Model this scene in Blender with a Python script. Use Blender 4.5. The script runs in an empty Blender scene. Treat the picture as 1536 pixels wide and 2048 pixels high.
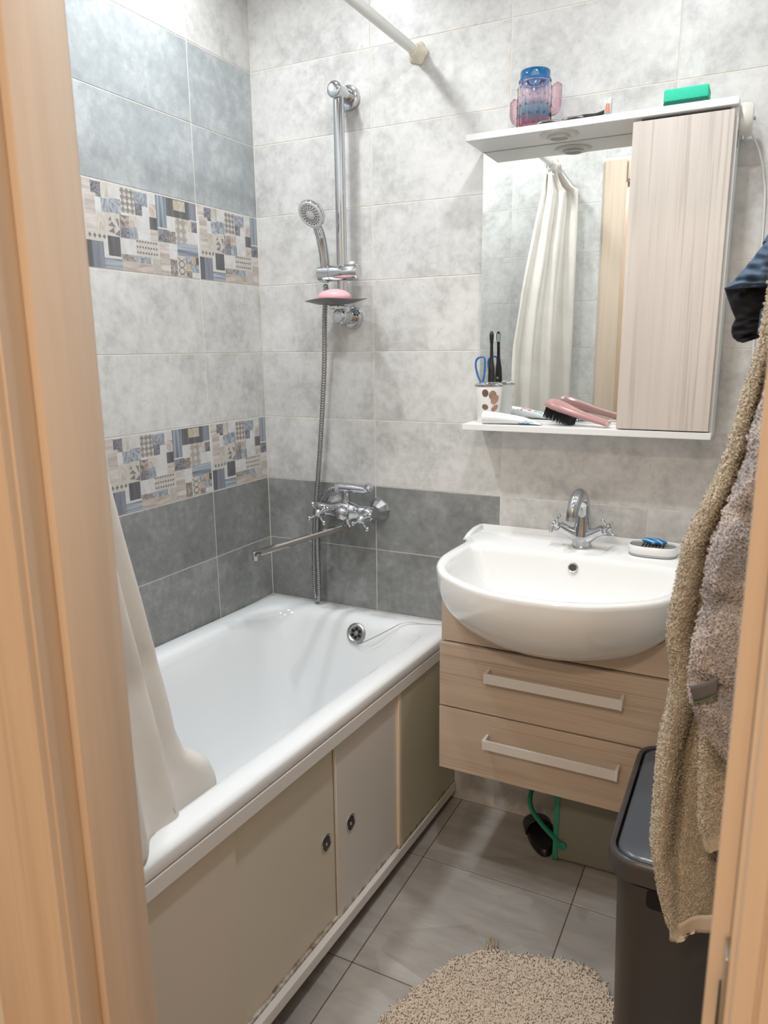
import bpy, bmesh, math, random
import numpy as np
from mathutils import Vector, Matrix, noise

# ------------------------------------------------------------------ camera, world, lights, exposure
scn = bpy.context.scene
COL = scn.collection
random.seed(4)
FPX = 1486.83
CAM = Vector((1.4274, -1.9748, 1.3904))
YAW, PITCH, ROLL = 0.4697, -0.2174, -0.0101

def cam_axes():
    cy, sy, cp, sp = math.cos(YAW), math.sin(YAW), math.cos(PITCH), math.sin(PITCH)
    f = Vector((-sy * cp, cy * cp, sp)); r = Vector((cy, sy, 0)); u = r.cross(f)
    cr, sr = math.cos(ROLL), math.sin(ROLL)
    return r * cr + u * sr, -r * sr + u * cr, f
CR, CU, CF = cam_axes()
cd = bpy.data.cameras.new('camera'); cam = bpy.data.objects.new('camera', cd); COL.objects.link(cam)
cd.sensor_fit = 'VERTICAL'; cd.sensor_height = 36.0; cd.lens = FPX / 2048 * 36
cd.clip_start = 0.01
m = Matrix((CR, CU, -CF)).transposed().to_4x4(); m.translation = CAM
cam.matrix_world = m
cd.dof.use_dof = True; cd.dof.focus_distance = 2.05; cd.dof.aperture_fstop = 8.4
scn.camera = cam

def at(u, v, axis, val):
    """real-world point on the plane axis = val for a photograph pixel (used to measure the room)"""
    d = CF + CR * ((u - 768) / FPX) - CU * ((v - 1024) / FPX)
    t = (val - CAM[axis]) / d[axis]
    return CAM + d * t

scn.view_settings.view_transform = 'Standard'; scn.view_settings.look = 'None'
scn.view_settings.exposure = 0.0; scn.view_settings.gamma = 1.0; scn.view_settings.use_curve_mapping = False
w = bpy.data.worlds.new('world'); scn.world = w; w.use_nodes = True
w.node_tree.nodes['Background'].inputs[0].default_value = (0.9, 0.85, 0.8, 1)
w.node_tree.nodes['Background'].inputs[1].default_value = 0.15

CEIL = 2.5
LIGHTS = [((0.25, -0.50), 5.9), ((1.16, -0.62), 6.0), ((0.30, -1.10), 5.9), ((1.10, -1.12), 6.4)]
for i, ((lx, ly), e) in enumerate(LIGHTS):
    ld = bpy.data.lights.new('ceiling_spot', 'AREA'); ld.shape = 'DISK'; ld.size = 0.075
    ld.energy = e; ld.color = (0.93, 0.97, 1.0); ld.spread = math.radians(165)
    lo = bpy.data.objects.new('ceiling_spot', ld); COL.objects.link(lo); lo.location = (lx, ly, CEIL - 0.012)
ld = bpy.data.lights.new('hall_lamp', 'AREA'); ld.shape = 'DISK'; ld.size = 0.30; ld.energy = 25; ld.color = (1.0, 0.81, 0.62)
lo = bpy.data.objects.new('hall_lamp', ld); COL.objects.link(lo); lo.location = (1.25, -2.9, 2.42)

# ------------------------------------------------------------------ helpers
def link(o, parent=None):
    COL.objects.link(o)
    if parent is not None: o.parent = parent
    return o

def tag(o, label=None, cat=None, group=None, kind=None):
    if label: o['label'] = label
    if cat: o['category'] = cat
    if group: o['group'] = group
    if kind: o['kind'] = kind
    return o

def thing(name, label, cat, loc=(0, 0, 0), group=None, kind=None):
    o = bpy.data.objects.new(name, None); o.empty_display_size = 0.05
    o.location = loc; link(o)
    return tag(o, label, cat, group, kind)

def finish(me, mats, smooth=True, angle=40):
    if not isinstance(mats, (list, tuple)): mats = [mats]
    for mt in mats: me.materials.append(mt)
    if smooth:
        for p in me.polygons: p.use_smooth = True
        try: me.set_sharp_from_angle(angle=math.radians(angle))
        except Exception: pass
    return me

def obj(name, bm, mat, parent=None, smooth=True, angle=40, recalc=True):
    """link a bmesh (built in world coordinates) as one object, keeping it where it was built"""
    if recalc: bmesh.ops.recalc_face_normals(bm, faces=bm.faces)
    if parent is not None:
        p = parent; off = Vector((0, 0, 0))
        while p is not None: off += Vector(p.location); p = p.parent
        bmesh.ops.translate(bm, verts=bm.verts, vec=-off)
    me = bpy.data.meshes.new(name); bm.to_mesh(me); bm.free()
    finish(me, mat, smooth, angle)
    return link(bpy.data.objects.new(name, me), parent)

def box(x0, x1, y0, y1, z0, z1, bev=0.0, seg=2, bm=None):
    bm2 = bmesh.new()
    bmesh.ops.create_cube(bm2, size=1)
    for v in bm2.verts:
        v.co = Vector(((x0 + x1) / 2 + v.co.x * abs(x1 - x0), (y0 + y1) / 2 + v.co.y * abs(y1 - y0), (z0 + z1) / 2 + v.co.z * abs(z1 - z0)))
    if bev > 0: bmesh.ops.bevel(bm2, geom=bm2.edges[:], offset=bev, segments=seg, affect='EDGES', profile=0.5)
    return join(bm, bm2)

def join(bm, other):
    if bm is None: return other
    me = bpy.data.meshes.new('tmp'); other.to_mesh(me); other.free(); bm.from_mesh(me); bpy.data.meshes.remove(me)
    return bm

def frame_of(d):
    d = Vector(d).normalized()
    a = Vector((0, 0, 1)) if abs(d.z) < 0.9 else Vector((1, 0, 0))
    e1 = d.cross(a).normalized(); e2 = d.cross(e1)
    return e1, e2

def loft(rings, bm=None, close=True, cap0=False, cap1=False):
    if bm is None: bm = bmesh.new()
    vs = [[bm.verts.new(p) for p in r] for r in rings]
    n = len(rings[0])
    for a, b in zip(vs[:-1], vs[1:]):
        for i in range(n if close else n - 1):
            j = (i + 1) % n
            try: bm.faces.new((a[i], a[j], b[j], b[i]))
            except ValueError: pass
    if cap0: bm.faces.new(vs[0][::-1])
    if cap1: bm.faces.new(vs[-1])
    return bm

def lathe(origin, axis, prof, n=24, bm=None, cap=True):
    """prof: list of (distance along axis, radius)"""
    o = Vector(origin); a = Vector(axis).normalized(); e1, e2 = frame_of(a)
    rings = []
    for d, r in prof:
        r = max(r, 1e-5)
        rings.append([o + a * d + (e1 * math.cos(t) + e2 * math.sin(t)) * r for t in [2 * math.pi * i / n for i in range(n)]])
    return loft(rings, bm, True, cap, cap)

def smooth_path(pts, k=8):
    pts = [Vector(p) for p in pts]; out = []
    P = [pts[0] * 2 - pts[1]] + pts + [pts[-1] * 2 - pts[-2]]
    for i in range(1, len(P) - 2):
        a, b, c, d = P[i - 1:i + 3]
        for j in range(k):
            t = j / k
            out.append(0.5 * ((2 * b) + (c - a) * t + (2 * a - 5 * b + 4 * c - d) * t * t + (-a + 3 * b - 3 * c + d) * t ** 3))
    out.append(pts[-1]); return out

def tube(path, rad, n=10, bm=None, cap=True, sx=1.0, sy=1.0):
    """rad: number or list per point"""
    path = [Vector(p) for p in path]; N = len(path)
    if not isinstance(rad, (list, tuple)): rad = [rad] * N
    t0 = (path[1] - path[0]).normalized(); e1, e2 = frame_of(t0); rings = []
    for i, p in enumerate(path):
        t = (path[min(i + 1, N - 1)] - path[max(i - 1, 0)]).normalized()
        e1 = (e1 - t * e1.dot(t)).normalized(); e2 = t.cross(e1)
        rings.append([p + (e1 * math.cos(q) * sx + e2 * math.sin(q) * sy) * rad[i] for q in [2 * math.pi * j / n for j in range(n)]])
    return loft(rings, bm, True, cap, cap)

def rrect(x0, x1, y0, y1, r, z, k=6):
    pts = []
    for cx, cy, a0 in ((x1 - r, y1 - r, 0), (x0 + r, y1 - r, 90), (x0 + r, y0 + r, 180), (x1 - r, y0 + r, 270)):
        for i in range(k + 1):
            a = math.radians(a0 + 90 * i / k)
            pts.append(Vector((cx + r * math.cos(a), cy + r * math.sin(a), z)))
    return pts

def sphere(c, r, sc=(1, 1, 1), u=16, v=10, bm=None):
    b = bmesh.new(); bmesh.ops.create_uvsphere(b, u_segments=u, v_segments=v, radius=r)
    for q in b.verts: q.co = Vector((c[0] + q.co.x * sc[0], c[1] + q.co.y * sc[1], c[2] + q.co.z * sc[2]))
    return join(bm, b)

def grid(fn, nu, nv, bm=None, closed_u=False):
    rings = [[fn(i / (nu if closed_u else nu - 1), j / (nv - 1)) for i in range(nu)] for j in range(nv)]
    return loft(rings, bm, closed_u)

def interp(tab, x):
    xs = [t[0] for t in tab]
    return float(np.interp(x, xs, [t[1] for t in tab]))

# ------------------------------------------------------------------ materials
def mat(name, color=(0.8, 0.8, 0.8), rough=0.5, metal=0.0, spec=0.5, **kw):
    m = bpy.data.materials.new(name); m.use_nodes = True
    b = m.node_tree.nodes['Principled BSDF']
    b.inputs['Base Color'].default_value = (*color, 1); b.inputs['Roughness'].default_value = rough
    b.inputs['Metallic'].default_value = metal; b.inputs['Specular IOR Level'].default_value = spec
    for k, v in kw.items(): b.inputs[k].default_value = v
    return m

class NT:
    def __init__(s, m): s.m = m; s.t = m.node_tree; s.b = s.t.nodes['Principled BSDF']
    def n(s, typ, **kw):
        x = s.t.nodes.new(typ)
        for k, v in kw.items(): setattr(x, k, v)
        return x
    def l(s, a, b): s.t.links.new(a, b)
    def coord(s, kind='Object', scale=(1, 1, 1), rand=0.0):
        tc = s.n('ShaderNodeTexCoord'); mp = s.n('ShaderNodeMapping'); mp.inputs['Scale'].default_value = scale
        s.l(tc.outputs[kind], mp.inputs['Vector'])
        if rand:
            oi = s.n('ShaderNodeObjectInfo'); mu = s.n('ShaderNodeMath', operation='MULTIPLY'); mu.inputs[1].default_value = rand
            s.l(oi.outputs['Random'], mu.inputs[0]); cb = s.n('ShaderNodeCombineXYZ')
            for k in range(3): s.l(mu.outputs[0], cb.inputs[k])
            s.l(cb.outputs[0], mp.inputs['Location'])
        return mp.outputs[0]
    def noise(s, vec, scale, detail=4, rough=0.55, dist=0.0):
        x = s.n('ShaderNodeTexNoise'); x.inputs['Scale'].default_value = scale; x.inputs['Detail'].default_value = detail
        x.inputs['Roughness'].default_value = rough; x.inputs['Distortion'].default_value = dist
        s.l(vec, x.inputs['Vector']); return x.outputs['Fac']
    def ramp(s, fac, stops):
        r = s.n('ShaderNodeValToRGB'); e = r.color_ramp.elements
        while len(e) < len(stops): e.new(0.5)
        for q, (p, c) in zip(e, stops):
            q.position = p; q.color = (*c, 1) if len(c) == 3 else c
        s.l(fac, r.inputs[0]); return r.outputs[0]
    def mix(s, fac, a, b, mode='MIX'):
        x = s.n('ShaderNodeMix', data_type='RGBA', blend_type=mode)
        if isinstance(fac, (int, float)): x.inputs[0].default_value = fac
        else: s.l(fac, x.inputs[0])
        for inp, c in ((x.inputs[6], a), (x.inputs[7], b)):
            if isinstance(c, tuple): inp.default_value = (*c, 1)
            else: s.l(c, inp)
        return x.outputs[2]
    def color(s, c): s.l(c, s.b.inputs['Base Color'])
    def bump(s, h, strength=0.2, dist=0.002):
        x = s.n('ShaderNodeBump'); x.inputs['Strength'].default_value = strength; x.inputs['Distance'].default_value = dist
        s.l(h, x.inputs['Height']); s.l(x.outputs[0], s.b.inputs['Normal'])

def concrete(name, c_lo, c_mid, c_hi, speck, rough=0.33):
    m = mat(name, c_mid, rough); N = NT(m)
    v = N.coord('Object', (1, 1, 1), 37.0)
    a = N.noise(v, 10.0, 9, 0.70, 0.12)
    big = N.noise(v, 4.5, 3, 0.5); av = N.n('ShaderNodeMath', operation='MULTIPLY_ADD'); av.inputs[1].default_value = 0.34; N.l(big, av.inputs[0])
    a5 = N.n('ShaderNodeMath', operation='MULTIPLY_ADD'); a5.inputs[1].default_value = 0.55; N.l(a, a5.inputs[0]); fine = N.noise(v, 42.0, 5, 0.65); a6 = N.n('ShaderNodeMath', operation='MULTIPLY_ADD'); a6.inputs[1].default_value = 0.42; a6.inputs[2].default_value = -0.155; N.l(fine, a6.inputs[0]); N.l(a6.outputs[0], a5.inputs[2]); N.l(a5.outputs[0], av.inputs[2])
    col = N.ramp(av.outputs[0], [(0.35, c_lo), (0.50, c_mid), (0.64, c_hi)])
    b = N.noise(v, 60, 4, 0.7)
    f = N.ramp(b, [(0.60, (0, 0, 0)), (0.72, (1, 1, 1))])
    b2 = N.noise(v, 9.0, 3, 0.6)
    f2 = N.ramp(b2, [(0.50, (0, 0, 0)), (0.62, (0.6, 0.6, 0.6))])
    ff = N.mix(1.0, f, f2, 'MULTIPLY')
    N.color(N.mix(ff, col, speck))
    r = N.ramp(a, [(0.3, (rough + 0.08,) * 3), (0.7, (rough - 0.05,) * 3)])
    N.l(r, N.b.inputs['Roughness']); N.bump(b, 0.05, 0.001)
    return m

def wood(name, c1, c2, axis='Z', scale=1.0, rough=0.45, line=(0.5, 0.42, 0.34), lines=0.35):
    m = mat(name, c1, rough); N = NT(m)
    s = {'Z': (30, 30, 1.1), 'X': (1.1, 30, 30), 'Y': (30, 1.1, 30)}[axis]
    v = N.coord('Object', tuple(q * scale for q in s))
    a = N.noise(v, 1.0, 5, 0.6, 0.3)
    s2 = {'Z': (5, 5, .35), 'X': (.35, 5, 5), 'Y': (5, .35, 5)}[axis]
    v2 = N.coord('Object', tuple(q * scale for q in s2))
    b = N.noise(v2, 1.3, 3, 0.5, 0.6)
    col = N.ramp(a, [(0.3, c2), (0.6, c1)])
    s3 = {'Z': (190, 190, 2.2), 'X': (2.2, 190, 190), 'Y': (190, 2.2, 190)}[axis]
    c = N.noise(N.coord('Object', tuple(q * scale for q in s3)), 1.0, 3, 0.5)
    f = N.mix(1.0, N.ramp(c, [(0.53, (0, 0, 0)), (0.62, (lines,) * 3)]), N.ramp(b, [(0.5, (0.12,) * 3), (0.58, (1,) * 3)]), 'MULTIPLY')
    N.color(N.mix(f, col, line)); N.bump(c, 0.08, 0.001)
    return m

M = {}
M['tile_light'] = concrete('light_stone_tile', (0.45, 0.44, 0.43), (0.605, 0.595, 0.575), (0.71, 0.695, 0.675), (0.37, 0.36, 0.345))
M['tile_blue'] = concrete('blue_grey_stone_tile', (0.30, 0.325, 0.335), (0.38, 0.405, 0.415), (0.50, 0.52, 0.53), (0.24, 0.25, 0.26))
M['tile_dark'] = concrete('grey_stone_tile', (0.185, 0.188, 0.183), (0.248, 0.252, 0.246), (0.345, 0.348, 0.34), (0.15, 0.15, 0.145))
M['grout'] = mat('grout', (0.74, 0.70, 0.62), 0.8)
M['grout_floor'] = mat('dark_grout', (0.10, 0.065, 0.045), 0.9)
M['ceil'] = mat('ceiling_white', (0.82, 0.82, 0.82), 0.35)
M['plaster'] = mat('hall_plaster', (0.72, 0.64, 0.53), 0.8)
M['white'] = mat('white_laminate', (0.80, 0.80, 0.79), 0.32)
M['enamel'] = mat('white_enamel', (0.86, 0.87, 0.87), 0.10, **{'Coat Weight': 0.3})
M['ceramic'] = mat('white_ceramic', (0.84, 0.84, 0.83), 0.08, **{'Coat Weight': 0.3})
M['chrome'] = mat('chrome', (0.60, 0.61, 0.63), 0.08, 1.0)
M['chrome_dull'] = mat('worn_chrome', (0.58, 0.60, 0.62), 0.24, 1.0)
M['steel'] = mat('brushed_steel', (0.42, 0.42, 0.41), 0.38, 1.0)
M['black'] = mat('black_plastic', (0.012, 0.012, 0.013), 0.4)
M['hole'] = mat('dark_hole', (0.01, 0.009, 0.008), 0.9)
M['mirror'] = mat('mirror_silver', (0.88, 0.90, 0.88), 0.0, 1.0)
M['jamb'] = wood('door_wood', (0.70, 0.57, 0.455), (0.61, 0.48, 0.37), 'Z', 1.0, 0.42, (0.48, 0.36, 0.26), 0.4)
M['larch_v'] = wood('bleached_larch_upright', (0.64, 0.58, 0.525), (0.56, 0.50, 0.45), 'Z', 1.0, 0.4, (0.42, 0.35, 0.30), 0.5)
M['larch_h'] = wood('bleached_larch_level', (0.62, 0.51, 0.41), (0.54, 0.43, 0.34), 'X', 1.0, 0.4, (0.36, 0.27, 0.2), 0.5)

def floor_mat():
    m = mat('floor_tile', (0.45, 0.44, 0.42), 0.38); N = NT(m)
    v = N.coord('Object', (2.0, 9.0, 1), 21.0)
    a = N.noise(v, 3.0, 5, 0.6, 0.4)
    vo = N.n('ShaderNodeTexVoronoi', feature='F1'); vo.inputs['Scale'].default_value = 5.5
    N.l(N.coord('Object', (1, 1, 1), 11.0), vo.inputs['Vector'])
    sp = N.n('ShaderNodeSeparateColor'); N.l(vo.outputs['Color'], sp.inputs[0])
    c1 = N.ramp(sp.outputs[0], [(0.0, (0.37, 0.345, 0.32)), (1.0, (0.47, 0.45, 0.425))])
    c2 = N.ramp(a, [(0.3, (0.80,) * 3), (0.7, (1.08,) * 3)])
    N.color(N.mix(1.0, c1, c2, 'MULTIPLY'))
    return m
M['floor'] = floor_mat()

# ------------------------------------------------------------------ room shell
RX, FY, FT = 1.575, -1.45, 0.086            # right wall, front wall inner face, its thickness
HY = -3.4                                   # hall end
def struct(name, bm, mt, parent=None):
    o = obj(name, bm, mt, parent, smooth=False)
    if parent is None: o['kind'] = 'structure'
    return o
GAP = 0.0012; TH = 0.008; Z0 = 0.58; PIT = 0.2; WP = 0.3955
w_back = struct('wall_back', box(-0.2, RX + 0.2, 0.0009, 0.15, -0.1, CEIL + 0.1), M['grout'])
w_left = struct('wall_left', box(-0.15, -0.0009, HY, 0.15, -0.1, CEIL + 0.1), M['grout'])
w_right = struct('wall_right', box(RX + 0.0009, RX + 0.15, FY, 0.15, -0.1, CEIL + 0.1), M['grout'])
DX0, DX1, DZ = 0.828, 1.452, 2.06           # door opening
bm = box(-0.15, DX0, FY - FT, FY - 0.0009, -0.1, CEIL + 0.1)
bm = box(DX1, RX + 0.15, FY - FT, FY - 0.0009, -0.1, CEIL + 0.1, bm=bm)
bm = box(DX0, DX1, FY - FT, FY - 0.0009, DZ, CEIL + 0.1, bm=bm)
w_front = struct('wall_front', bm, M['grout'])
ceil = struct('ceiling', box(-0.15, RX + 0.15, FY, 0.15, CEIL, CEIL + 0.08), M['ceil'])
floor = struct('floor', box(-0.15, RX + 0.15, FY - FT - 0.01, 0.15, -0.1, -0.0027), M['grout_floor'])

_cache = {}
def tile(parent, side, a0, a1, z0, z1, mt, name='tile'):
    """one wall tile; a = x on back/front walls, y on the side walls"""
    if a1 - a0 < 0.01 or z1 - z0 < 0.01: return
    key = (side, round(a1 - a0, 4), round(z1 - z0, 4), mt)
    w_, h_ = (a1 - a0) - 2 * GAP, (z1 - z0) - 2 * GAP
    if key not in _cache:
        if side in ('back', 'front'): bm = box(-w_ / 2, w_ / 2, -TH / 2, TH / 2, -h_ / 2, h_ / 2, 0.0006, 1)
        elif side == 'floor': bm = box(-w_ / 2, w_ / 2, -h_ / 2, h_ / 2, -0.004, 0.004, 0.001, 1)
        else: bm = box(-TH / 2, TH / 2, -w_ / 2, w_ / 2, -h_ / 2, h_ / 2, 0.0006, 1)
        me = bpy.data.meshes.new('tile'); bm.to_mesh(me); bm.free(); finish(me, M[mt], False); _cache[key] = me
    o = bpy.data.objects.new(name, _cache[key])
    ca, cz = (a0 + a1) / 2, (z0 + z1) / 2
    o.location = {'back': (ca, TH / 2, cz), 'front': (ca, FY - TH / 2, cz), 'left': (-TH / 2, ca, cz),
                  'right': (RX + TH / 2, ca, cz), 'floor': (ca, cz, -0.0055)}[side]
    link(o, parent); return o

rows = []
k = -3
while Z0 + k * PIT < CEIL:
    rows.append((k, max(0.0, Z0 + k * PIT), min(CEIL, Z0 + (k + 1) * PIT))); k += 1
bx = [0.0, 0.397, 0.397 + WP, 0.397 + 2 * WP, RX]
for k, z0, z1 in rows:
    for a0, a1 in zip(bx[:-1], bx[1:]):
        tile(w_back, 'back', a0, a1, z0, z1, 'tile_dark' if (k in (0, 1) and a1 < 0.8) else 'tile_light')
YL = -0.2765
ly = [0.0, YL, YL - WP, YL - 2 * WP, FY]
for k, z0, z1 in rows:
    if k < -1: continue
    for a1, a0 in zip(ly[:-1], ly[1:]):
        if k in (2, 5): continue
        tile(w_left, 'left', a0, a1, z0, z1, 'tile_dark' if k in (0, 1) else 'tile_blue' if k in (6, 7) else 'tile_light')
ry = [0.0, -0.3, -0.3 - WP, -0.3 - 2 * WP, FY]
for k, z0, z1 in rows:
    for a1, a0 in zip(ry[:-1], ry[1:]): tile(w_right, 'right', a0, a1, z0, z1, 'tile_light')
fx = [0.0, 0.33, 0.33 + 0.42, 0.77]
for k, z0, z1 in rows:
    for a0, a1 in zip([0.0, 0.36], [0.36, 0.752]): tile(w_front, 'front', a0, a1, z0, z1, 'tile_light')
    if z1 > DZ + 0.09: tile(w_front, 'front', 0.754, RX, max(z0, DZ + 0.09), z1, 'tile_light')
# floor tiles
fxs = [0.0, 0.2765, 0.691, 1.1045, 1.518, RX]; fys = [0.0, -0.3025, -0.7105, -1.1185, FY - 0.005]
for a0, a1 in zip(fxs[:-1], fxs[1:]):
    for b1, b0 in zip(fys[:-1], fys[1:]): tile(floor, 'floor', a0, a1, b0, b1, 'floor')

# ---- patchwork decor tiles on the left wall (flat print: one mesh, coloured patches and motifs)
def pm(name, c1, c2, sx=1, sz=1, scale=22, dist=1.2, rough=0.33):
    m = mat('print_' + name, c1, rough); N = NT(m)
    a = N.noise(N.coord('Object', (1, sx, sz)), scale, 4, 0.6, dist)
    N.color(N.ramp(a, [(0.36, c2), (0.62, c1)])); return m
PM = [pm('offwhite', (0.64, 0.63, 0.615), (0.55, 0.54, 0.53)),                       # 0
      pm('palewood', (0.62, 0.57, 0.53), (0.40, 0.34, 0.31), 0.15, 1.6, 34, 0.6),   # 1
      pm('darkmarble', (0.30, 0.29, 0.31), (0.10, 0.10, 0.12), 1, 1, 45, 2.5),      # 2
      pm('cream', (0.60, 0.57, 0.51), (0.44, 0.40, 0.33), 1, .4, 40, 2.0),          # 3
      pm('bluemarble', (0.44, 0.46, 0.49), (0.19, 0.215, 0.25), 1, .6, 38, 2.5),     # 4
      pm('bluestripe', (0.37, 0.41, 0.45), (0.10, 0.12, 0.15), 3.5, 0.1, 28, 0.3),  # 5
      pm('charcoal', (0.155, 0.155, 0.16), (0.10, 0.10, 0.105), 2, .2, 30, 0.3),    # 6
      pm('greywood', (0.26, 0.27, 0.31), (0.18, 0.19, 0.22), 2.5, .15, 28, 0.5),    # 7
      pm('brownmarble', (0.46, 0.41, 0.38), (0.16, 0.13, 0.12), 1, 1, 42, 2.8),     # 8
      pm('pinkmarble', (0.60, 0.53, 0.49), (0.38, 0.29, 0.25), 1, .5, 36, 2.4),     # 9
      pm('bluelevel', (0.40, 0.44, 0.48), (0.14, 0.165, 0.20), 0.12, 3.0, 28, 0.4),  # 10
      pm('sand', (0.58, 0.54, 0.49), (0.52, 0.48, 0.43), 1, 1, 60),                 # 11
      pm('motifgrey', (0.25, 0.24, 0.24), (0.20, 0.19, 0.19)),                      # 12
      pm('orange', (0.55, 0.45, 0.36), (0.42, 0.33, 0.25), 1, 1, 40, 2),            # 13
      pm('beigemarble', (0.60, 0.54, 0.49), (0.40, 0.34, 0.30), 0.3, 1.2, 26, 1.6)] # 14
# patches in tile coordinates: (s0, s1, t0, t1, print), s from the left edge, t from the top, both 0..1
PATCH = [(0, .08, 0, .13, 1), (.075, .15, .02, .19, 2), (.15, .215, 0, .18, 3), (.215, .30, 0, .16, 0), (.02, .11, .15, .56, 1),
         (.10, .145, .19, .36, 0), (.145, .21, .19, .35, 4), (.21, .30, .17, .34, 4), (.10, .175, .36, .62, 3), (.165, .29, .35, .66, 11),
         (.30, .415, .02, .31, 11), (.415, .53, .03, .21, 4), (.53, .60, .01, .15, 0), (.42, .48, .17, .31, 2), (.48, .555, .19, .60, 0),
         (.43, .56, .31, .62, 0), (.285, .36, .34, .49, 8), (.36, .425, .33, .47, 9), (.285, .36, .49, .64, 2), (.36, .43, .46, .61, 4),
         (.545, .605, .14, .30, 9), (.605, .70, 0, .40, 5), (.54, .61, .30, .46, 6), (.70, .925, .01, .26, 6), (.77, .825, .02, .15, 13),
         (.825, .885, .02, .15, 3), (.925, 1.0, .01, .23, 7), (.70, .78, .24, .42, 0), (.54, .61, .45, .59, 14), (.61, .71, .42, .58, 2),
         (.71, .78, .43, .58, 8), (.775, .885, .24, .56, 11), (.885, .94, .24, .39, 3), (.94, 1.0, .25, .40, 2), (.885, 1.0, .39, .56, 0),
         (.02, .175, .57, .69, 11), (0, .06, .69, 1.0, 6), (.05, .14, .69, 1.0, 7), (.14, .285, .62, .88, 0), (.175, .275, .61, .84, 6),
         (.14, .28, .87, 1.0, 10), (.28, .415, .61, .80, 0), (.405, .61, .60, .81, 11), (.28, .40, .80, .93, 8), (.40, .53, .80, .92, 4),
         (.28, .54, .88, 1.0, 14), (.54, .63, .80, 1.0, 11), (.615, .66, .60, 1.0, 1), (.655, .715, .59, 1.0, 1), (.705, .785, .58, .78, 0),
         (.785, 1.0, .55, .72, 10), (.71, .78, .78, 1.0, 8), (.775, .865, .72, 1.0, 11), (.86, .92, .71, .82, 4), (.92, .965, .71, .82, 13),
         (.965, 1.0, .72, .83, 6), (.86, .915, .82, .92, 13), (.915, 1.0, .81, .92, 4), (.86, .92, .91, 1.0, 8), (.92, 1.0, .92, 1.0, 0)]
def diamond(cx, cy, rx, ry, wd=0.35):
    return [[(cx - rx, cy), (cx, cy - ry), (cx, cy - ry * (1 - wd)), (cx - rx * (1 - wd), cy)], [(cx, cy - ry), (cx + rx, cy), (cx + rx * (1 - wd), cy), (cx, cy - ry * (1 - wd))],
            [(cx + rx, cy), (cx, cy + ry), (cx, cy + ry * (1 - wd)), (cx + rx * (1 - wd), cy)], [(cx, cy + ry), (cx - rx, cy), (cx - rx * (1 - wd), cy), (cx, cy + ry * (1 - wd))]]
MOT = []
for i in range(3):
    for j in range(4):
        cx, cy = .32 + i * .038, .055 + j * .073
        MOT += diamond(cx, cy, .019, .036, .34); MOT.append([(cx - .008, cy), (cx, cy - .016), (cx + .008, cy), (cx, cy + .016)])
for i in range(2):
    for j in range(3):
        cx, cy = .805 + i * .052, .29 + j * .107
        MOT += diamond(cx, cy, .026, .053, .20) + diamond(cx, cy, .013, .027, .40)
for i in range(4): MOT.append([(.04 + i * .037 - .013, .63), (.04 + i * .037, .60), (.04 + i * .037 + .013, .63), (.04 + i * .037, .66)])
for i in range(4):
    for j in range(3):
        cx, cy = .43 + i * .048, .635 + j * .068
        for sg in (-1, 1):
            MOT.append([(cx + sg * .002, cy - .002), (cx + sg * .007, cy - .030), (cx + sg * .020, cy - .027), (cx + sg * .019, cy - .006)])
for a, b, c in (((.19, .43), (.215, .38), (.215, .43)), ((.25, .40), (.275, .40), (.275, .50)), ((.19, .49), (.22, .44), (.25, .50)), ((.19, .56), (.235, .50), (.235, .57)), ((.24, .58), (.28, .52), (.28, .60))):
    MOT.append([a, b, c])
for j in range(4):
    cx, cy = .82, .745 + j * .085
    R_ = lambda a, q: (cx + .034 * q * math.cos(a), cy + .045 * q * math.sin(a))
    for q in range(10):
        a, b = 2 * math.pi * q / 10, 2 * math.pi * (q + 1) / 10
        pts_ = [R_(a, 1), R_(b, 1), R_(b, .72), R_(a, .72)]
        if all(.72 < p[1] < 1.0 for p in pts_): MOT.append(pts_)
for i in range(5):
    for j in range(9): MOT.append([(.548 + i * .016, .815 + j * .02), (.556 + i * .016, .815 + j * .02), (.556 + i * .016, .823 + j * .02), (.548 + i * .016, .823 + j * .02)])
PAPER = 0
def clip_poly(poly, smax):
    out = []
    for i in range(len(poly)):
        a, b = poly[i], poly[(i + 1) % len(poly)]
        if a[0] <= smax: out.append(a)
        if (a[0] <= smax) != (b[0] <= smax):
            t = (smax - a[0]) / (b[0] - a[0]); out.append((smax, a[1] + t * (b[1] - a[1])))
    return out
def decor(y_left, y_right, z0, z1):
    W, H = WP - 2 * GAP, (z1 - z0) - 2 * GAP
    smax = (y_right - y_left - 2 * GAP) / W
    yc, zc = (y_left + y_right) / 2, (z0 + z1) / 2
    half_w = (y_right - y_left) / 2 - GAP
    bm = box(-TH / 2, TH / 2, -half_w, half_w, -H / 2, H / 2, 0.0008, 1)
    def add(poly, lift, mi):
        poly = clip_poly(poly, smax - 0.004)
        if len(poly) < 3: return
        try:
            f = bm.faces.new([bm.verts.new((TH / 2 + lift, -half_w + s * W, H / 2 - t * H)) for s, t in poly])
        except ValueError: return
        f.material_index = mi; f.normal_update()
        if f.normal.x < 0: f.normal_flip()
    for q, (s0, s1, t0, t1, mi) in enumerate(PATCH):
        e = .002; add([(max(s0, .004) , max(t0, .008)), (min(s1, .996), max(t0, .008)), (min(s1, .996), min(t1, .992)), (max(s0, .004), min(t1, .992))], 0.00004 + 0.000006 * q, mi)
    for p in MOT: add(p, 0.00050, 12)
    me = bpy.data.meshes.new('tile'); bm.to_mesh(me); bm.free(); finish(me, PM, False)
    o = bpy.data.objects.new('tile', me); o.location = (-TH / 2, yc, zc); link(o, w_left)
    o['label'] = 'patchwork printed tile'
for k in (2, 5):
    for a1, a0 in zip(ly[:-1], ly[1:]): decor(a0, a1, Z0 + k * PIT, Z0 + (k + 1) * PIT)

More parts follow.
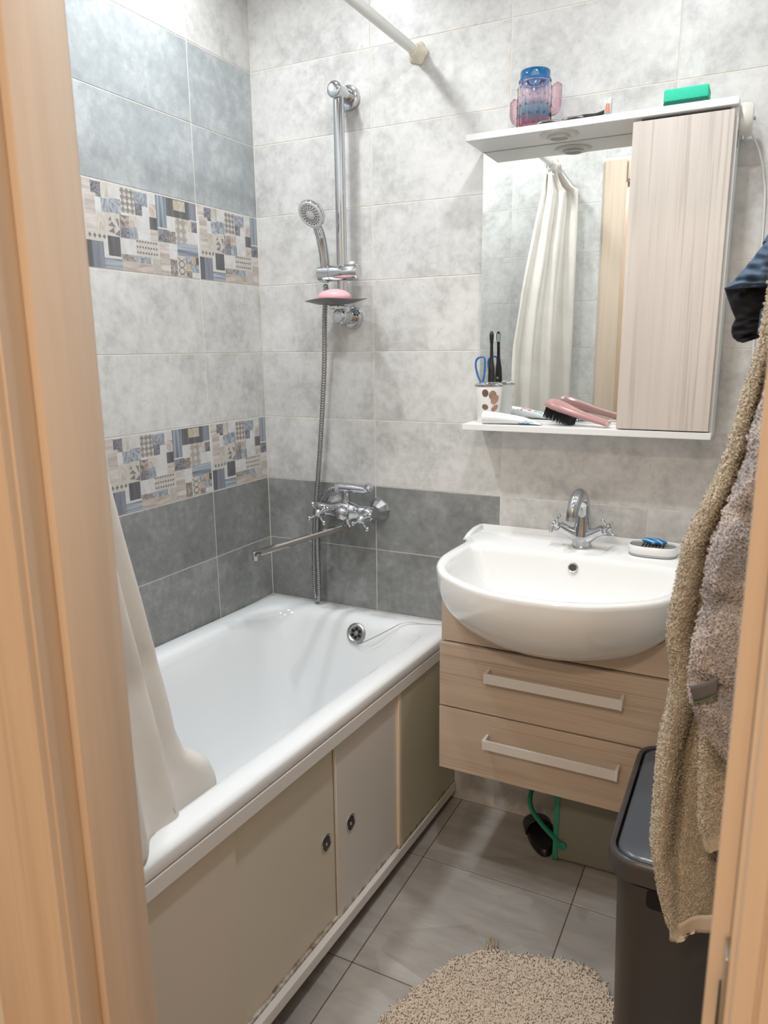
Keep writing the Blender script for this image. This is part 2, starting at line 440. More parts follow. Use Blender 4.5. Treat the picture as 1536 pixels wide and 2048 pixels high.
# ---- door frame (jambs, stops, casings) in the front wall opening
door = thing('door_1', None, None, (0.85, FY, 0), kind='structure')
J = M['jamb']
d_ = lambda p: p[0]
def upright(side):
    s = 1 if side == 'left' else -1
    x = 0.85 if side == 'left' else 1.4275
    X = lambda d: x - s * d                       # d > 0: away from the opening
    obj('jamb', box(X(0.012), X(0.023), -1.5385, -1.452, 0, DZ, 0.001, 1), J, door)
    obj('stop', box(X(0.0), X(0.012), -1.512, -1.446, 0, DZ - 0.012, 0.002, 2), J, door)
    # outer casing towards the hall with a grooved face
    prof = [(0.014, 0.0), (0.016, 0.009), (0.027, 0.010), (0.0275, 0.007), (0.0295, 0.007), (0.030, 0.010), (0.072, 0.012), (0.082, 0.008), (0.084, 0.0)]
    if side == 'left': prof = [p for p in prof if not .0272 < d_(p) < .0298][:-3] + [(0.125, 0.011), (0.135, 0.008), (0.137, 0.0)]
    rings = [[Vector((X(d), -1.5365 - h, z)) for d, h in prof] for z in (0, DZ + 0.07)]
    obj('casing', loft(rings, None, True, True, True), J, door, angle=25)
    prof = [(0.004, 0.0), (0.006, 0.010), (0.03, 0.012), (0.088, 0.012), (0.094, 0.006), (0.095, 0.0)]
    if side == 'right': prof = [(0.004, 0.0), (0.006, 0.010), (0.03, 0.012), (0.088, 0.012), (0.094, 0.006), (0.095, 0.0)]
    rings = [[Vector((X(d), FY + h, z)) for d, h in prof] for z in (0, DZ + 0.075)]
    obj('casing', loft(rings, None, True, True, True), J, door, angle=25)
upright('left'); upright('right')
obj('jamb', box(0.838, 1.4395, -1.5385, -1.452, DZ - 0.012, DZ + 0.004, 0.001, 1), J, door)
obj('casing', box(0.852, 1.4255, FY, FY + 0.012, DZ - 0.004, DZ + 0.075, 0.003, 2), J, door)
obj('casing', box(0.766, 1.51, -1.5485, -1.5365, DZ + 0.002, DZ + 0.07, 0.003, 2), J, door)
# lock strike plate on the right jamb
bm = box(1.4365, 1.4395, -1.534, -1.5135, 0.90, 1.02, 0.001, 1)
obj('strike_plate', bm, M['chrome_dull'], door)
obj('strike_hole', box(1.4352, 1.4368, -1.530, -1.517, 0.955, 0.99, 0.001, 1), M['hole'], door)

# ---- hall outside the door
struct('wall_hall', box(-0.15, 2.4, HY - 0.1, HY, -0.1, CEIL), M['plaster'])
struct('wall_hall_side', box(2.3, 2.4, HY, FY - FT, -0.1, CEIL), M['plaster'])
struct('wall_hall_front', box(RX + 0.15, 2.4, FY - FT, FY - 0.02, -0.1, CEIL), M['plaster'])
struct('floor_hall', box(-0.15, 2.4, HY, FY - FT - 0.01, -0.1, -0.004), mat('hall_laminate', (0.42, 0.28, 0.17), 0.4))
struct('ceiling_hall', box(-0.15, 2.4, HY, FY, CEIL + 0.0005, CEIL + 0.08), M['ceil'])

# ---- ceiling downlights
ring_m = M['chrome']; lens_m = mat('lamp_lens', (0.9, 0.9, 0.9), 0.3)
lens_m.node_tree.nodes['Principled BSDF'].inputs['Emission Color'].default_value = (0.93, 0.97, 1, 1)
lens_m.node_tree.nodes['Principled BSDF'].inputs['Emission Strength'].default_value = 6
names = ['by the back wall over the bath', 'by the back wall over the washbasin', 'near the door over the bath', 'near the door over the mat']
for ((lx, ly_), e), nm in zip(LIGHTS, names):
    t = thing('ceiling_light', 'small round chrome recessed ceiling light ' + nm, 'ceiling light', (lx, ly_, CEIL), 'recessed ceiling lights')
    obj('ring', lathe((lx, ly_, CEIL), (0, 0, -1), [(0, 0.052), (0.004, 0.050), (0.007, 0.043), (0.0, 0.040)], 28, cap=False), ring_m, t)
    obj('lens', lathe((lx, ly_, CEIL), (0, 0, -1), [(0, 0.0395), (0.002, 0.038)], 28), lens_m, t)
t = thing('ceiling_light', 'large round frosted ceiling lamp in the hall', 'ceiling light', (1.25, -2.9, CEIL))
obj('shade', lathe((1.25, -2.9, CEIL), (0, 0, -1), [(0, 0.16), (0.03, 0.165), (0.05, 0.15)], 32), M['white'], t)

# ------------------------------------------------------------------ bathtub
def warp(p): return Vector((p.x * (1.018 - 0.03 * (-p.y)), p.y, p.z + 0.033 * (-p.y)))
def warped(bm):
    for v in bm.verts: v.co = warp(v.co)
    return bm
tub = thing('bathtub', 'white enamelled bathtub along the grey tiled left wall', 'bathtub', (0.33, -0.72, 0))
K = 10
Yf, Yn = -0.003, -1.440
rings = [rrect(0.008, 0.640, Yn + .01, Yf - .006, 0.02, 0.549, K), rrect(0.003, 0.658, Yn, Yf, 0.018, 0.5465, K), rrect(0.002, 0.660, Yn, Yf, 0.02, 0.550, K),
         rrect(0.002, 0.660, Yn, Yf, 0.02, 0.568, K), rrect(0.003, 0.657, Yn, Yf, 0.022, 0.5745, K), rrect(0.006, 0.648, Yn, Yf - .003, 0.025, 0.579, K),
         rrect(0.012, 0.636, Yn + .012, Yf - .010, 0.03, 0.5815, K),
         rrect(0.052, 0.612, -1.385, -0.050, 0.10, 0.580, K), rrect(0.062, 0.601, -1.375, -0.064, 0.105, 0.577, K), rrect(0.072, 0.592, -1.365, -0.078, 0.105, 0.566, K),
         rrect(0.080, 0.585, -1.352, -0.090, 0.105, 0.545, K), rrect(0.090, 0.574, -1.33, -0.106, 0.11, 0.49, K), rrect(0.105, 0.560, -1.28, -0.128, 0.115, 0.40, K),
         rrect(0.122, 0.544, -1.22, -0.152, 0.12, 0.30, K), rrect(0.140, 0.526, -1.16, -0.180, 0.12, 0.22, K), rrect(0.165, 0.500, -1.10, -0.215, 0.115, 0.180, K),
         rrect(0.210, 0.455, -1.02, -0.27, 0.09, 0.163, K), rrect(0.27, 0.395, -0.9, -0.36, 0.05, 0.158, K)]
bm = loft(rings, None, True, False, True)
obj('tub', warped(bm), M['enamel'], tub, angle=80)
on = Vector((0.0, -0.93, 0.36)).normalized(); oc = warp(Vector((0.368, -0.093, 0.530))) + on * 0.005
drain = obj('overflow_plate', lathe(oc - on * 0.012, on, [(0, 0.031), (0.012, 0.0315), (0.015, 0.029), (0.016, 0.025), (0.014, 0.021), (0.011, 0.019), (0.011, 0.002)], 32), M['steel'], tub)
e1, e2 = frame_of(on)
for i in range(6):
    a = math.pi / 6 + i * math.pi / 3; c = oc + (e1 * math.cos(a) + e2 * math.sin(a)) * 0.0128
    obj('hole', lathe(c - on * 0.001, on, [(0, 0.0054), (0.0012, 0.0054)], 14), M['hole'], drain)
obj('screw', lathe(oc - on * 0.001, on, [(0, 0.006), (0.002, 0.0055), (0.003, 0.003)], 16), M['steel'], drain)
ch = [oc + on * 0.006 + Vector((0.002, 0, -0.031)), oc + on * 0.012 + Vector((0.02, -0.004, -0.030)), warp(Vector((0.435, -0.112, 0.533))), warp(Vector((0.485, -0.095, 0.565))), warp(Vector((0.52, -0.075, 0.5845))),
      warp(Vector((0.57, -0.055, 0.5835))), warp(Vector((0.63, -0.035, 0.5825)))]
pth = smooth_path(ch, 26)
obj('chain', tube(pth, [0.0016 if i % 2 else 0.0009 for i in range(len(pth))], 6), M['steel'], tub)
bm = bmesh.new()
rg = [oc + on * 0.007 + Vector((0, 0, -0.031)) + (Vector((1, 0, 0)) * math.cos(a) + Vector((0, -.4, .9)) * math.sin(a)) * 0.005 for a in [2 * math.pi * i / 14 for i in range(15)]]
obj('chain_ring', tube(rg, 0.0009, 6), M['steel'], tub)

# ---- panel under the bath
def panel_mat(name, c, stain=True):
    m = mat(name, c, 0.42); N = NT(m)
    a = N.noise(N.coord('Object', (1, 1, 1)), 3.0, 4, 0.6)
    col = N.mix(N.ramp(a, [(0.35, (0, 0, 0)), (0.7, (0.5,) * 3)]), c, tuple(q * 0.93 for q in c))
    if stain:
        g = N.n('ShaderNodeNewGeometry'); sp = N.n('ShaderNodeSeparateXYZ'); N.l(g.outputs['Position'], sp.inputs[0])
        b = N.noise(N.coord('Object', (1, 1, 1)), 38, 5, 0.7)
        mm = N.n('ShaderNodeMath', operation='MULTIPLY_ADD'); mm.inputs[1].default_value = 0.033; N.l(sp.outputs[1], mm.inputs[0]); N.l(sp.outputs[2], mm.inputs[2])
        s2 = N.n('ShaderNodeMath', operation='MULTIPLY_ADD'); s2.inputs[1].default_value = 0.055; N.l(b, s2.inputs[0])
        s2.inputs[2].default_value = -0.027
        s3 = N.n('ShaderNodeMath', operation='ADD'); N.l(mm.outputs[0], s3.inputs[0]); N.l(s2.outputs[0], s3.inputs[1])
        f = N.ramp(s3.outputs[0], [(0.052, (1, 1, 1)), (0.066, (0, 0, 0))])
        col = N.mix(f, col, (0.13, 0.07, 0.03))
    N.color(col); return m
pc = thing('bath_apron_screen', 'cream sliding door panel closing the side of the bathtub', 'bath panel', (0.65, -0.72, 0))
beige = panel_mat('panel_beige', (0.66, 0.60, 0.49)); pinkish = panel_mat('panel_lit', (0.70, 0.66, 0.61)); green = panel_mat('panel_olive', (0.52, 0.49, 0.36))  # pinkish: stronger light on the second sliding door, put into its colour
rail = panel_mat('panel_rail', (0.78, 0.75, 0.72), False)
obj('top_rail', warped(box(0.643, 0.6605, -1.435, -0.004, 0.513, 0.5445, 0.0015, 1)), rail, pc)
obj('bottom_rail', warped(box(0.640, 0.659, -1.435, -0.004, 0.026, 0.054, 0.0015, 1)), rail, pc)
obj('bottom_rail_lip', warped(box(0.631, 0.644, -1.435, -0.378, 0.03, 0.0595, 0.001, 1)), panel_mat('rail_stained', (0.70, 0.64, 0.56)), pc)
obj('fixed_panel', warped(box(0.640, 0.6475, -1.435, -1.035, 0.05, 0.51, 0.001, 1)), panel_mat('panel_sand', (0.66, 0.58, 0.48)), pc)
def sliding(y0, y1, x0, x1, mt, py):
    d = obj('sliding_door', warped(box(x0, x1, y0, y1, 0.05, 0.51, 0.001, 1)), mt, pc)
    c = warp(Vector((x1, py, 0.276)))
    obj('finger_pull', lathe(c - Vector((0.002, 0, 0)), (1, 0, 0), [(0.001, 0.0205), (0.0035, 0.0205), (0.0045, 0.0185), (0.0028, 0.016), (0.0026, 0.003)], 28), M['chrome_dull'], d)
    obj('pull_cup', lathe(c - Vector((0.002, 0, 0)), (1, 0, 0), [(0.003, 0.0158), (0.0033, 0.004)], 24), mat('dark_cup', (0.07, 0.06, 0.055), 0.25, 0.7), d)
    obj('pull_screw', sphere(c + Vector((0.001, 0.0, -0.003)), 0.004, (0.7, 1, 1), 10, 8), M['chrome'], d)
sliding(-1.06, -0.674, 0.630, 0.637, beige, -0.718)
sliding(-0.684, -0.380, 0.639, 0.646, pinkish, -0.625)
obj('lit_edge', warped(box(0.638, 0.6545, -0.386, -0.372, 0.05, 0.51, 0.001, 1)), panel_mat('panel_edge_lit', (0.80, 0.66, 0.50)), pc)  # end edge of the olive panel, warm light on it coloured in
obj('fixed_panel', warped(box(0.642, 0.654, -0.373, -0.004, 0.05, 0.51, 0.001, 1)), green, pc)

# ------------------------------------------------------------------ bath mixer
mx = thing('bath_mixer', 'wall-mounted chrome bath mixer with cross handles and long spout', 'tap', (0.33, -0.06, 0.91))
C = M['chrome']; CDL = M['chrome_dull']
fl = [Vector((0.252, 0, 0.911)), Vector((0.410, 0, 0.909))]
for p in fl:
    obj('flange', lathe(p, (0, -1, 0), [(0, 0.036), (0.003, 0.036), (0.010, 0.031), (0.032, 0.019), (0.036, 0.017), (0.05, 0.015)], 10), C, mx, angle=15)
    obj('nut', lathe(p + Vector((0, -0.043, 0)), (0, -1, 0), [(0, 0.0165), (0.014, 0.0165), (0.016, 0.014)], 6), CDL, mx, angle=15)
yb = -0.068
bm = tube([(0.232, yb, 0.910), (0.250, yb, 0.910), (0.285, yb, 0.911), (0.305, yb, 0.912), (0.331, yb, 0.912), (0.357, yb, 0.911), (0.378, yb, 0.910), (0.410, yb, 0.909), (0.428, yb, 0.909)],
          [0.019, 0.022, 0.021, 0.027, 0.031, 0.027, 0.021, 0.022, 0.019], 20)
obj('body', bm, C, mx)
obj('boss', lathe((0.331, yb, 0.908), (0.1, -1, 0), [(0, 0.024), (0.022, 0.023), (0.036, 0.021), (0.044, 0.013), (0.047, 0.002)], 20), C, mx)
def cross_handle(c, ax, parent, arm=0.025, s=1.0, rot=0.3):
    ax = Vector(ax).normalized(); c = Vector(c); e1, e2 = frame_of(ax)
    h = obj('cross_handle', lathe(c - ax * 0.03 * s, ax, [(0, 0.012 * s), (0.006 * s, 0.013 * s), (0.020 * s, 0.009 * s), (0.026 * s, 0.010 * s), (0.034 * s, 0.011 * s), (0.040 * s, 0.006 * s)], 16), C, parent)
    for i in range(4):
        a = rot + i * math.pi / 2; d = e1 * math.cos(a) + e2 * math.sin(a)
        bm = tube([c + d * 0.004, c + d * arm * 0.6, c + d * arm], [0.0042 * s, 0.0032 * s, 0.0038 * s], 8)
        bm = sphere(c + d * (arm + 0.003), 0.0062 * s, (1, 1, 1), 12, 8, bm)
        obj('arm', bm, C, h)
hl = at(637, 1027, 1, -0.118); hr = at(723, 1039, 1, -0.118)
for hp, bx_ in ((hl, 0.250), (hr, 0.410)):
    b0 = Vector((bx_, yb, 0.91)); d = (hp - b0).normalized()
    obj('valve', lathe(b0, d, [(0, 0.020), (0.018, 0.020), (0.022, 0.0155), ((hp - b0).length - 0.02, 0.0135)], 16), C, mx)
    cross_handle(hp, d, mx, 0.030, 1.2, 0.5)
# riser, shower outlet and its cradle
obj('riser', lathe((0.331, yb, 0.925), (0, 0, 1), [(0, 0.019), (0.012, 0.0155), (0.02, 0.0125), (0.050, 0.0125), (0.058, 0.014)], 16), C, mx)
a0, a1 = at(678, 975, 1, yb), at(729, 979, 1, yb); dd = (a1 - a0).normalized()
obj('outlet', tube([a0, a0 + dd * 0.02, a0 + dd * 0.05, a1 + Vector((0, 0, -.002)), a1 + dd * 0.012 + Vector((0, 0, 0.0))], [0.0145, 0.0145, 0.0135, 0.0105, 0.008], 14), C, mx)
obj('hose_nut', lathe(a0 - dd * 0.012, dd, [(0, 0.011), (0.004, 0.0155), (0.016, 0.0155), (0.018, 0.014)], 8), CDL, mx, angle=15)
kn = at(737, 975, 1, yb)
obj('diverter_knob', lathe(kn - Vector((0.012, -.004, 0.010)), (0.75, -0.25, 0.6), [(0, 0.008), (0.006, 0.013), (0.013, 0.0125), (0.014, 0.009), (0.017, 0.009), (0.018, 0.0135), (0.024, 0.0125), (0.026, 0.008)], 8), C, mx, angle=15)
sb = Vector((0.338, yb, 0.892)); st = at(508, 1108, 1, -0.36)
obj('spout_socket', lathe(sb + Vector((0, 0, .006)), (0, 0, -1), [(0, 0.016), (0.016, 0.014), (0.034, 0.0125), (0.038, 0.010)], 16), C, mx)
s0 = sb + Vector((0, 0, -0.026)); d = (st - s0); L_ = d.length; d.normalize(); side = d.cross(Vector((0, 0, 1))).normalized(); upv = side.cross(d)
def sq(c, w_, h_): return [c + side * sx * w_ + upv * sz * h_ for sx, sz in ((-1, -.6), (-.6, -1), (.6, -1), (1, -.6), (1, .6), (.6, 1), (-.6, 1), (-1, .6))]
rings = [sq(s0 - d * 0.012, 0.006, 0.005), sq(s0 - d * 0.006, 0.0105, 0.0085), sq(s0 + d * 0.05, 0.0105, 0.0085), sq(s0 + d * L_ * .6, 0.010, 0.008), sq(s0 + d * (L_ - 0.02), 0.010, 0.008), sq(s0 + d * L_, 0.0105, 0.009), sq(s0 + d * (L_ + 0.005), 0.008, 0.006)]
sp_ = obj('spout', loft(rings, None, True, True, True), C, mx, angle=30)
obj('nozzle', lathe(s0 + d * (L_ - 0.008), (0, 0, -1), [(0, 0.0125), (0.019, 0.0125), (0.020, 0.010)], 8), C, sp_, angle=20)

# ------------------------------------------------------------------ shower rail, slider, hand shower, hose, soap dish
PX, PY = 0.331, -0.062
sr = thing('shower_rail', 'chrome shower slide rail on the light grey tiled wall', 'shower rail', (PX, 0, 1.47))
obj('pole', lathe((PX, PY, 1.482), (0, 0, 1), [(0, 0.0150), (0.58, 0.0150)], 24), C, sr)
for z, nm in ((2.066, 'bracket'), (1.478, 'bracket')):
    b = obj('bracket', lathe((PX, -0.001, z), (0, -1, 0), [(0.012, 0.0175), (0.02, 0.0195), (0.078, 0.0215), (0.0845, 0.0213), (0.0868, 0.0195), (0.0882, 0.0150), (0.0890, 0.008), (0.0892, 0.001)], 28), C, sr)
    obj('rosette', lathe((PX, 0, z), (0, -1, 0), [(0, 0.033), (0.006, 0.033), (0.011, 0.030), (0.013, 0.024), (0.013, 0.017)], 32), C, b)
zs = 1.598
sl = obj('slider', lathe((0.262, -0.072, zs), (1, 0, 0.0), [(0, 0.0195), (0.003, 0.0222), (0.040, 0.0222), (0.0405, 0.021), (0.042, 0.021), (0.0425, 0.0222), (0.124, 0.0222), (0.128, 0.0195)], 24), C, sr)
obj('release_button', lathe((0.366, -0.066, zs + 0.017), (0, 0, 1), [(0, 0.008), (0.011, 0.008), (0.012, 0.006)], 12), M['white'], sl)
dc = Vector((0.337, -0.112, 1.508))
rings = []
for q, (r, h) in enumerate(((0.0, 0.0), (0.3, 0.0005), (0.6, 0.004), (0.85, 0.010), (1.0, 0.0135), (1.0, 0.0150), (0.85, 0.0115), (0.6, 0.0055), (0.3, 0.002), (0.0, 0.0015))):
    rr = max(r, 0.002)
    rings.append([dc + Vector((0.091 * rr * math.cos(a) * (1 + .06 * rr * math.cos(2 * a)), 0.058 * rr * math.sin(a), h + 0.002 * rr * math.sin(3 * a))) for a in [2 * math.pi * i / 40 for i in range(40)]])
dish = obj('soap_tray', loft(rings, None, True), mat('tray_steel', (0.22, 0.22, 0.22), 0.35, 1.0), sr, angle=60)
obj('tray_clamp', lathe((PX, PY, 1.490), (0, 0, 1), [(0, 0.020), (0.003, 0.0215), (0.016, 0.0215), (0.018, 0.019)], 12), C, sr, angle=20)
obj('tray_arm', box(PX - 0.016, PX + 0.016, -0.115, -0.075, 1.497, 1.509, 0.003, 1), C, sr)
# pink soap
t = sphere((0.338, -0.120, 1.528), 0.05, (1.0, 0.72, 0.46), 28, 16)
for v in t.verts: v.co.z = max(v.co.z, 1.5125)
tag(obj('soap_bar', t, mat('pink_soap', (0.82, 0.42, 0.45), 0.4, **{'Subsurface Weight': 0.15, 'Subsurface Radius': (0.01, 0.004, 0.004)})),
    'rounded pink soap bar on the wire tray of the shower rail', 'soap')
# hand shower
hs = thing('hand_shower', 'chrome hand shower with white spray face held on the slider', 'hand shower', (0.284, -0.078, 1.58))
hx = 0.284
h0 = Vector((hx, -0.076, 1.572)); p1 = Vector((hx, -0.078, 1.63)); p2 = Vector((hx - 0.001, -0.092, 1.69)); p3 = at(632, 445, 1, -0.125)
hc = at(623, 428, 1, -0.150)
path = smooth_path([h0, p1, p2, p3, hc + Vector((0.006, 0.012, 0.0))], 8)
n_ = len(path)
obj('handle', tube(path, [0.0095 + 0.0045 * min(1, i / 8) - (0.001 if i > 20 else 0) for i in range(n_)], 16), C, hs)
nrm = Vector((-0.12, -0.80, -0.58)).normalized()
obj('head', lathe(hc - nrm * 0.004, nrm, [(-0.018, 0.010), (-0.016, 0.022), (-0.010, 0.033), (-0.002, 0.0385), (0.006, 0.040), (0.009, 0.0385)], 36), C, hs)
face = obj('spray_face', lathe(hc - nrm * 0.004, nrm, [(0.0085, 0.0378), (0.0105, 0.036), (0.0108, 0.031), (0.0095, 0.030), (0.0100, 0.012), (0.0108, 0.011), (0.0108, 0.001)], 36), mat('spray_white', (0.72, 0.73, 0.74), 0.35), hs)
e1, e2 = frame_of(nrm); bm = None
for r, n in ((0.0155, 14), (0.0205, 18), (0.0265, 20)):
    for i in range(n):
        a = 2 * math.pi * i / n; bm = lathe(hc - nrm * 0.004 + (e1 * math.cos(a) + e2 * math.sin(a)) * r, nrm, [(0.009, 0.0015), (0.0114, 0.0013)], 6, bm)
nz = obj('nozzles', bm, M['black'], face); nz['kind'] = 'stuff'
# hose
hp_ = [h0 + Vector((0, 0, -0.004)), Vector((hx - 0.004, -0.068, 1.545)), Vector((0.262, -0.05, 1.48)), at(648, 750, 1, -0.035), at(640, 900, 1, -0.03), at(635, 970, 1, -0.028), at(630, 1040, 1, -0.026),
       at(628.5, 1100, 1, -0.026), at(629, 1150, 1, -0.026), at(631, 1190, 1, -0.03), at(635, 1200, 1, -0.035), at(638, 1188, 1, -0.04), at(637, 1150, 1, -0.042), at(635, 1100, 1, -0.045), at(635, 1040, 1, -0.05), at(641, 1002, 1, -0.06),
       at(655, 983, 1, yb), a0 - dd * 0.008]
pth = smooth_path(hp_, 40)
# even spacing for the ribbed sleeve
acc = [0.0]
for a, b in zip(pth[:-1], pth[1:]): acc.append(acc[-1] + (b - a).length)
N_ = int(acc[-1] / 0.0019); xs = np.linspace(0, acc[-1], N_)
co = np.array([list(p) for p in pth]); ev = [Vector(c) for c in np.stack([np.interp(xs, acc, co[:, k]) for k in range(3)], 1)]
tag(obj('shower_hose', tube(ev, [0.0080 if (i // 2) % 2 else 0.0064 for i in range(N_)], 9), mat('hose_metal', (0.36, 0.36, 0.36), 0.28, 1.0), None, angle=70),
    'ribbed metal shower hose hanging from the hand shower to the mixer', 'hose')

# ------------------------------------------------------------------ curtain rod and curtain
RODX, RODZ = 0.540, 2.142
cr = thing('curtain_rod', 'white shower curtain rod running from the back wall to the door wall', 'curtain rod', (RODX, -0.72, RODZ))
rod_m = mat('rod_white', (0.80, 0.79, 0.76), 0.35)
obj('tube', lathe((RODX, -0.012, RODZ), (0, -1, 0), [(0, 0.0125), (1.42, 0.0125)], 20), rod_m, cr)
ivory = mat('yellowed_plastic', (0.78, 0.72, 0.58), 0.4)
for y, s in ((0.0, -1), (FY, 1)):
    prof = [(0, 0.026), (0.004, 0.026), (0.010, 0.022), (0.018, 0.0175), (0.042, 0.016), (0.043, 0.0128)]
    bm = lathe((RODX, y + s * 0.0005, RODZ), (0, s, 0), prof, 30)
    for v in bm.verts:
        a = math.atan2(v.co.z - RODZ, v.co.x - RODX); dy = abs(v.co.y - y)
        f = 1 + (0.12 * math.cos(5 * a) if dy < 0.012 else 0.0)
        v.co.x = RODX + (v.co.x - RODX) * f; v.co.z = RODZ + (v.co.z - RODZ) * f
    obj('end_bracket', bm, ivory, cr)
def cloth_mat(name, c, c2, bs=40):
    m = mat(name, c, 0.75, spec=0.2); N = NT(m)
    a = N.noise(N.coord('Object', (1, 1, 1)), 9, 4, 0.6, 0.6); N.color(N.ramp(a, [(0.3, c2), (0.65, c)]))
    b = N.noise(N.coord('Object', (1, 1, .6)), bs, 5, 0.6, 0.8); N.bump(b, 0.25, 0.004)
    return m
cloth = cloth_mat('cream_curtain', (0.74, 0.70, 0.65), (0.68, 0.64, 0.59))
sc = thing('shower_curtain', 'cream shower curtain gathered at the door end, hem inside the bathtub', 'curtain', (0.54, -1.3, RODZ))
# leading edge of the curtain (z -> x, y); the other end stays by the door wall
lead = [(0.47, .507, -1.035), (0.67, .497, -1.035), (0.87, .485, -1.045), (1.10, .48, -1.095), (1.245, .478, -1.120), (1.38, .470, -1.155), (1.6, .478, -1.22), (1.85, .50, -1.30), (2.10, .525, -1.375)]
def lead_at(z): return Vector((interp([(a, b) for a, b, c in lead], z), interp([(a, c) for a, b, c in lead], z), z))
def curtain(s, t):
    hem = 0.475 + 0.142 * min(1, max(0, s - .27) / .13)
    z = hem + (2.105 - hem) * t
    A = lead_at(z); tt = (z - 0.47) / 1.63
    B = Vector((0.652 if z < 2.03 else 0.640 - .8 * (z - 2.03), -1.418, z))
    lo_ = min(1, max(0, (0.85 - z) / .22)); s_x = s * (1 - lo_) + (s ** .45) * lo_
    p = A.lerp(B, s); p.x = A.x + (B.x + .012 * lo_ - A.x) * s_x
    dirv = (B - A); dirv.z = 0; dl = dirv.length; nv = Vector((-dirv.y, dirv.x, 0)).normalized()
    amp = (0.022 * (1 - tt) + 0.014) * min(1, s * 5 + 0.1) * min(1, 0.3 + (z - hem) * 2.5)
    ph = 3.4 * 2 * math.pi * (s ** 0.8)
    p += nv * (amp * (math.sin(ph + 0.6 * math.sin(3 * tt)) + 0.4 * math.sin(ph * 0.5 + 2.2 * tt + 1)))
    p += nv * 0.006 * noise.noise(Vector((s * 9, tt * 6, 1.3))) + Vector((0, 0.004 * noise.noise(Vector((s * 5, tt * 11, 7))), 0))
    p.y += interp([(.47, .050), (.575, .088), (.625, .068), (.67, .012), (.72, 0)], z) * math.exp(-(s / .13) ** 2)
    p.y = max(p.y, -1.438); p.y = min(p.y, -0.9)
    p.x = min(p.x, 0.577 + .092 * min(1, max(0, (z - .57) / .06)))
    return p
bm = grid(curtain, 130, 120)
fab = obj('fabric', bm, cloth, sc, angle=180, recalc=False)
md = fab.modifiers.new('solid', 'SOLIDIFY'); md.thickness = 0.0012
def mark(s, t0, t1, wd):
    n = 8; bm = bmesh.new(); L, Rr = [], []
    for i in range(n + 1):
        t = t0 + (t1 - t0) * i / n; q = wd * (0.35 + math.sin(math.pi * i / n)); a, b = curtain(s - q, t), curtain(s + q, t); nn = (CAM - a).normalized() * 0.0016
        L.append(bm.verts.new(a + nn)); Rr.append(bm.verts.new(b + nn))
    for i in range(n): bm.faces.new((L[i], L[i + 1], Rr[i + 1], Rr[i]))
    obj('stain', bm, stain_m, fab, recalc=False)
stain_m = mat('brown_stain', (0.42, 0.31, 0.22), 0.8)
mark(0.17, 0.055, 0.095, 0.006); mark(0.30, 0.075, 0.083, 0.006)
for i in range(9):
    s = 0.03 + 0.94 * i / 8; p = curtain(s, 1.0); y = p.y
    rg = [Vector((RODX + 0.021 * math.cos(a), y, RODZ - 0.006 + 0.021 * math.sin(a))) for a in [2 * math.pi * j / 18 for j in range(19)]]
    obj('ring', tube(rg, 0.0018, 6), M['white'], sc)

# ------------------------------------------------------------------ washbasin
SX = 1.038
wb = thing('washbasin', 'white ceramic washbasin with a bowed front on the larch vanity', 'washbasin', (SX, -0.25, 0.88))
HALF = [(0.0, -0.560), (0.06, -0.556), (0.14, -0.532), (0.225, -0.472), (0.268, -0.408), (0.288, -0.34), (0.291, -0.28), (0.288, -0.20), (0.286, -0.155), (0.300, -0.125), (0.304, -0.06), (0.304, -0.004)]
def outline(tab, mirror_back=True, k=8):
    h = smooth_path([Vector((x, y, 0)) for x, y in tab], k)
    right = [(SX + p.x, p.y) for p in h]; left = [(SX - p.x, p.y) for p in h[1:]]
    pts = right                                   # front centre -> right -> back
    nb = 24
    back = [(SX + tab[-1][0] * (1 - 2 * i / nb), tab[-1][1]) for i in range(1, nb)]
    return pts + back + left[::-1]
OUT = outline(HALF)
anchor = Vector((SX, -0.19))
def ring_scaled(s, z, sy=None, inset=0.0):
    sy = s if sy is None else sy
    r = []
    for x, y in OUT:
        d = Vector((x - anchor.x, y - anchor.y)); L = d.length
        f = max(0.02, (L - inset) / L) if L > 1e-6 else 1
        yy = anchor.y + d.y * f * sy
        if d.y > 0.02: yy = y if inset == 0 else min(y, anchor.y + d.y * f)
        r.append(Vector((anchor.x + d.x * f * s, yy, z)))
    return r
belly = []
for i in range(10, -1, -1):
    q = i / 10.0                                   # 1 bottom, 0 rim
    z = 0.872 - 0.172 * q; s = math.sqrt(max(0, 1 - (q * 0.93) ** 2.2))
    belly.append((z, 0.22 + 0.78 * s, 0.30 + 0.70 * s))
rings = [ring_scaled(sx, z, sy) for z, sx, sy in belly]
rings += [ring_scaled(1.0, 0.880), ring_scaled(1.0, 0.8845, None, 0.003), ring_scaled(1.0, 0.886, None, 0.009), ring_scaled(1.0, 0.8845, None, 0.017)]
# inner bowl: opening has a straight back edge
IH = [(0.0, -0.538), (0.06, -0.534), (0.13, -0.512), (0.207, -0.458), (0.247, -0.398), (0.264, -0.33), (0.265, -0.27), (0.262, -0.215), (0.250, -0.196), (0.22, -0.188), (0.12, -0.180), (0.06, -0.178)]
INN = outline(IH)
def inn(s, z, sy, sh=0.0):
    c = (SX, -0.33); return [Vector((c[0] + (x - c[0]) * s, c[1] + sh + (y - c[1]) * sy, z)) for x, y in INN]
rings2 = [inn(1.0, 0.884, 1.0), inn(0.985, 0.880, 0.975), inn(0.965, 0.868, 0.95), inn(0.93, 0.84, 0.92), inn(0.86, 0.80, 0.85), inn(0.72, 0.765, 0.70, 0.005), inn(0.5, 0.745, 0.45, 0.01), inn(0.2, 0.738, 0.2, 0.01)]
bm = loft(rings, None, True, True, False)
bm = loft([rings[-1]] + rings2, bm, True, False, True)
bmesh.ops.remove_doubles(bm, verts=bm.verts, dist=1e-5)
